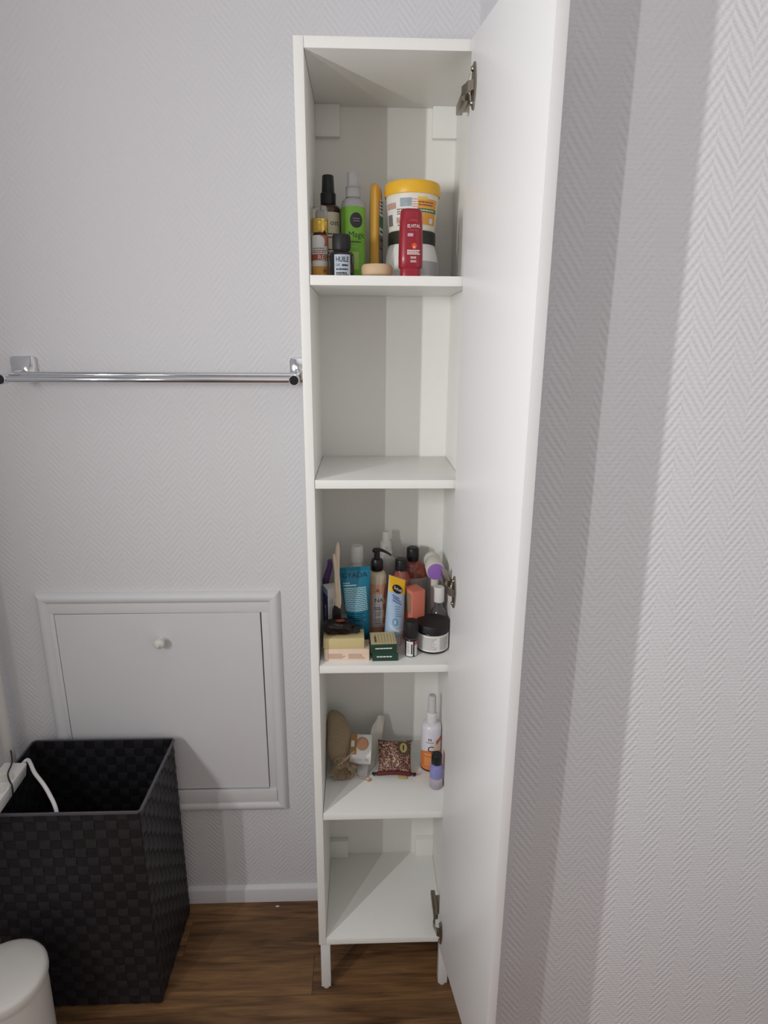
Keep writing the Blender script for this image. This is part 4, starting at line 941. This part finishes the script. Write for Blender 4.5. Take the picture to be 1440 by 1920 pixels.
def sf(u, v, d=0.0): return (0.1045 + u, -0.1450 + v, 0.0085 + 0.5 * v + d)
G().loft([[(0.088, -0.140, 0.001), (0.113, -0.146, 0.001), (0.118, -0.105, 0.030), (0.094, -0.098, 0.034)], [(0.088, -0.141, 0.003), (0.113, -0.147, 0.003), (0.118, -0.106, 0.032), (0.094, -0.099, 0.036)]]).go('flap', mat('sachet_grey', (190, 190, 188), 0.4, var=0.04, bump=0.3, bscale=60), sa)
G().add([(0.097, -0.1405, 0.0048), (0.107, -0.1430, 0.0048), (0.109, -0.133, 0.0115), (0.101, -0.131, 0.0115)], [(0, 1, 2, 3)]).go('print', mat('slate_print', (110, 114, 122), 0.5), sa, smooth=False)

mp_ = thing('damask_pouch', (0.1785, -0.109, Z4 + 0.0165), 'maroon damask fabric pouch with gold pattern lying on the lower shelf', 'pouch', rot=(math.radians(38), 0, math.radians(-3)))
dm = damask(); maroon = mat('maroon_band', (92, 26, 36), 0.6, var=0.06)
def pillow(hw, hh, th, n=22):
    g = G(); V = {}
    def P(i, j, s):
        u = -1 + 2 * i / n; v = -1 + 2 * j / n; b = max(0.0, (1 - abs(u) ** 2.4)) ** 0.6 * max(0.0, (1 - abs(v) ** 2.4)) ** 0.6
        pin = 1 - 0.07 * (1 - v * v) ; pv = 1 - 0.10 * (1 - u * u)
        return (hw * u * pin, hh * v * pv, s * th * b + 0.0015 * math.sin(7 * u + 3 * v) * b)
    for s in (1, -1):
        k = len(g.v); g.v += [P(i, j, s) for j in range(n + 1) for i in range(n + 1)]
        for j in range(n):
            for i in range(n):
                q = [k + j * (n + 1) + i, k + j * (n + 1) + i + 1, k + (j + 1) * (n + 1) + i + 1, k + (j + 1) * (n + 1) + i]
                g.f.append(tuple(q if s > 0 else reversed(q)))
    return g
pillow(0.0405, 0.040, 0.0165).go('body', dm, mp_, loc=(0, 0.004, 0.019), ang=60)
pts = [(-0.047, -0.034, 0.018), (-0.036, -0.0345, 0.020), (-0.018, -0.0330, 0.0215), (0.0, -0.0325, 0.022), (0.018, -0.0330, 0.0215), (0.034, -0.0345, 0.020), (0.044, -0.034, 0.019)]
sp_ = smoothpath(pts, 4)
G().loft([[(p.x, p.y + y, p.z + z) for y, z in superellipse(0.0045 if 2 < i < len(sp_) - 3 else 0.003, 0.0062 if 2 < i < len(sp_) - 3 else 0.003, 14)] for i, p in enumerate(sp_)]).go('zip_band', maroon, mp_)
for x, s in ((-0.047, -1), (0.045, 1)):
    G().loft([[(x, -0.039, 0.013), (x + s * 0.006, -0.036, 0.015), (x + s * 0.006, -0.035, 0.023), (x, -0.038, 0.024)], [(x - s * 0.004, -0.034, 0.014), (x + s * 0.004, -0.032, 0.016), (x + s * 0.004, -0.031, 0.022), (x - s * 0.004, -0.033, 0.023)]]).go('zip_tab', blackm_m, mp_)
gold_f = mat('olive_gold', (176, 158, 104), 0.5, var=0.08)
def pf(u, v, d=0.0):
    uu = u / 0.0405; vv = (v - 0.004) / 0.040; b = max(0.0, 1 - abs(uu) ** 2.4) ** 0.6 * max(0.0, 1 - abs(vv) ** 2.4) ** 0.6
    return (u, v, 0.019 + 0.0165 * b + 0.0015 * math.sin(7 * uu + 3 * vv) * b + d)
patch(pf, 0.008, 0.034, 0.006, 0.036, 0.0006, 10, 8).go('fabric_patch', mat('dark_olive', (84, 70, 52), 0.6, var=0.1), mp_)
disc(pf, 0.0205, 0.0215, 0.0085, 0.0115, 0.0012).go('medallion', gold_f, mp_)
disc(pf, 0.0205, 0.0215, 0.0022, 0.0070, 0.0018).go('medallion_slot', mat('dark_olive', (84, 70, 52), 0.6), mp_)
G().box(0.008, 0.030, -0.046, -0.036, 0.0005, 0.0105, 0.003).go('gold_tab', gold_f, mp_, loc=(0, 0.0, 0.005))

t = thing('spray_bottle', (0.2650, -0.1065, Z4), 'white and orange spray bottle with a clear-topped nozzle at the right', 'bottle')
orange_l = mat('orange_print', (222, 128, 62), 0.4, var=0.08)
G().lathe(bottle_profile(0.0240, 0.122, 0.0115, 0.003, sh=0.014), 40).go('body', mat('soft_white', (228, 226, 234), 0.22, var=0.01, coat=0.4), t)
G().lathe([(0.0225, 0.0005), (0.0242, 0.0005), (0.0244, 0.002), (0.0244, 0.004), (0.0240, 0.0042)], 40).go('base_edge', blackm_m, t)
f = cyl(0.0240)
g = G(); n = 24
vv = []
for i in range(n + 1):
    u = -0.034 + 0.068 * i / n; topz = 0.052 + 0.006 * math.cos(u / 0.0240 * 1.6)
    vv.append((f(u, 0.0045, 0.0003), f(u, topz, 0.0003)))
g.v = [p for pr in vv for p in pr]; g.f = [(2 * i, 2 * i + 2, 2 * i + 3, 2 * i + 1) for i in range(n)]
g.go('label', orange_l, t)
patch(lambda u, v, d=0: f(u, v + (u - 0.01) * 0.5, d), 0.009, 0.026, 0.073, 0.084, 0.0005, 8, 1).go('fruit_print', mat('burnt_orange', (200, 104, 54), 0.5), t)
disc(f, 0.012, 0.066, 0.011, 0.008, 0.0004).go('cream_print', mat('vanilla', (232, 206, 176), 0.5), t)
g = text(f, 'C', 0.022, -0.0035, 0.0545, 0.0009); k = text(f, 'M', 0.0105, -0.006, 0.0830, 0.0009); g.add(k.v, k.f); k = dashes(f, -0.015, 0.006, [0.0785], 0.0012, 3, 0.0009); g.add(k.v, k.f); g.go('lettering', ink_m, t, smooth=False)
g = dashes(f, -0.018, 0.014, [0.045], 0.003, 4, 0.0007); k = dashes(f, -0.018, 0.012, [0.037, 0.0335, 0.030, 0.0265, 0.022, 0.0185], 0.0013, 6, 0.0007); g.add(k.v, k.f); g.go('print', mat('peach_ink', (244, 196, 156), 0.5), t, smooth=False)
G().lathe([(0, 0.1245), (0.0128, 0.1245), (0.0133, 0.126), (0.0128, 0.144), (0.0105, 0.1465), (0, 0.1465)], 28).go('collar', pwhite_m, t)
G().lathe([(0, 0.146), (0.0078, 0.146), (0.0070, 0.172), (0.0055, 0.176), (0, 0.177)], 24).go('nozzle', pwhite_m, t)
frost2 = mat('hazy_cap', (232, 232, 234), 0.3, trans=0.3, ior=1.3, var=0.0)
G().lathe([(0.0098, 0.1465), (0.0106, 0.1465), (0.0092, 0.186), (0.0078, 0.191), (0, 0.192), (0, 0.1908), (0.007, 0.190), (0.0084, 0.1855)], 28).go('clear_cap', frost2, t)

t = thing('remover_bottle', (0.2700, -0.1785, Z4), 'tiny two-tone blue and clear bottle with a black cap, front right', 'bottle')
G().lathe([(0, 0), (0.0138, 0), (0.0150, 0.002), (0.0150, 0.0275), (0, 0.0275)], 32).go('lower_liquid', mat('mauve_liquid', (228, 218, 232), 0.08, trans=0.5, ior=1.33, var=0.0), t)
G().lathe([(0, 0.0275), (0.0150, 0.0275), (0.0150, 0.050), (0.0140, 0.056), (0.010, 0.0600), (0.0085, 0.0610), (0.0085, 0.064), (0, 0.064)], 32).go('upper_liquid', mat('violet_liquid', (168, 168, 232), 0.1, trans=0.35, ior=1.33, var=0.0), t)
G().lathe([(0, 0.0625), (0.0116, 0.0625), (0.0119, 0.064), (0.0119, 0.084), (0.0108, 0.0862), (0, 0.0865)], 28).go('cap', black_m, t)
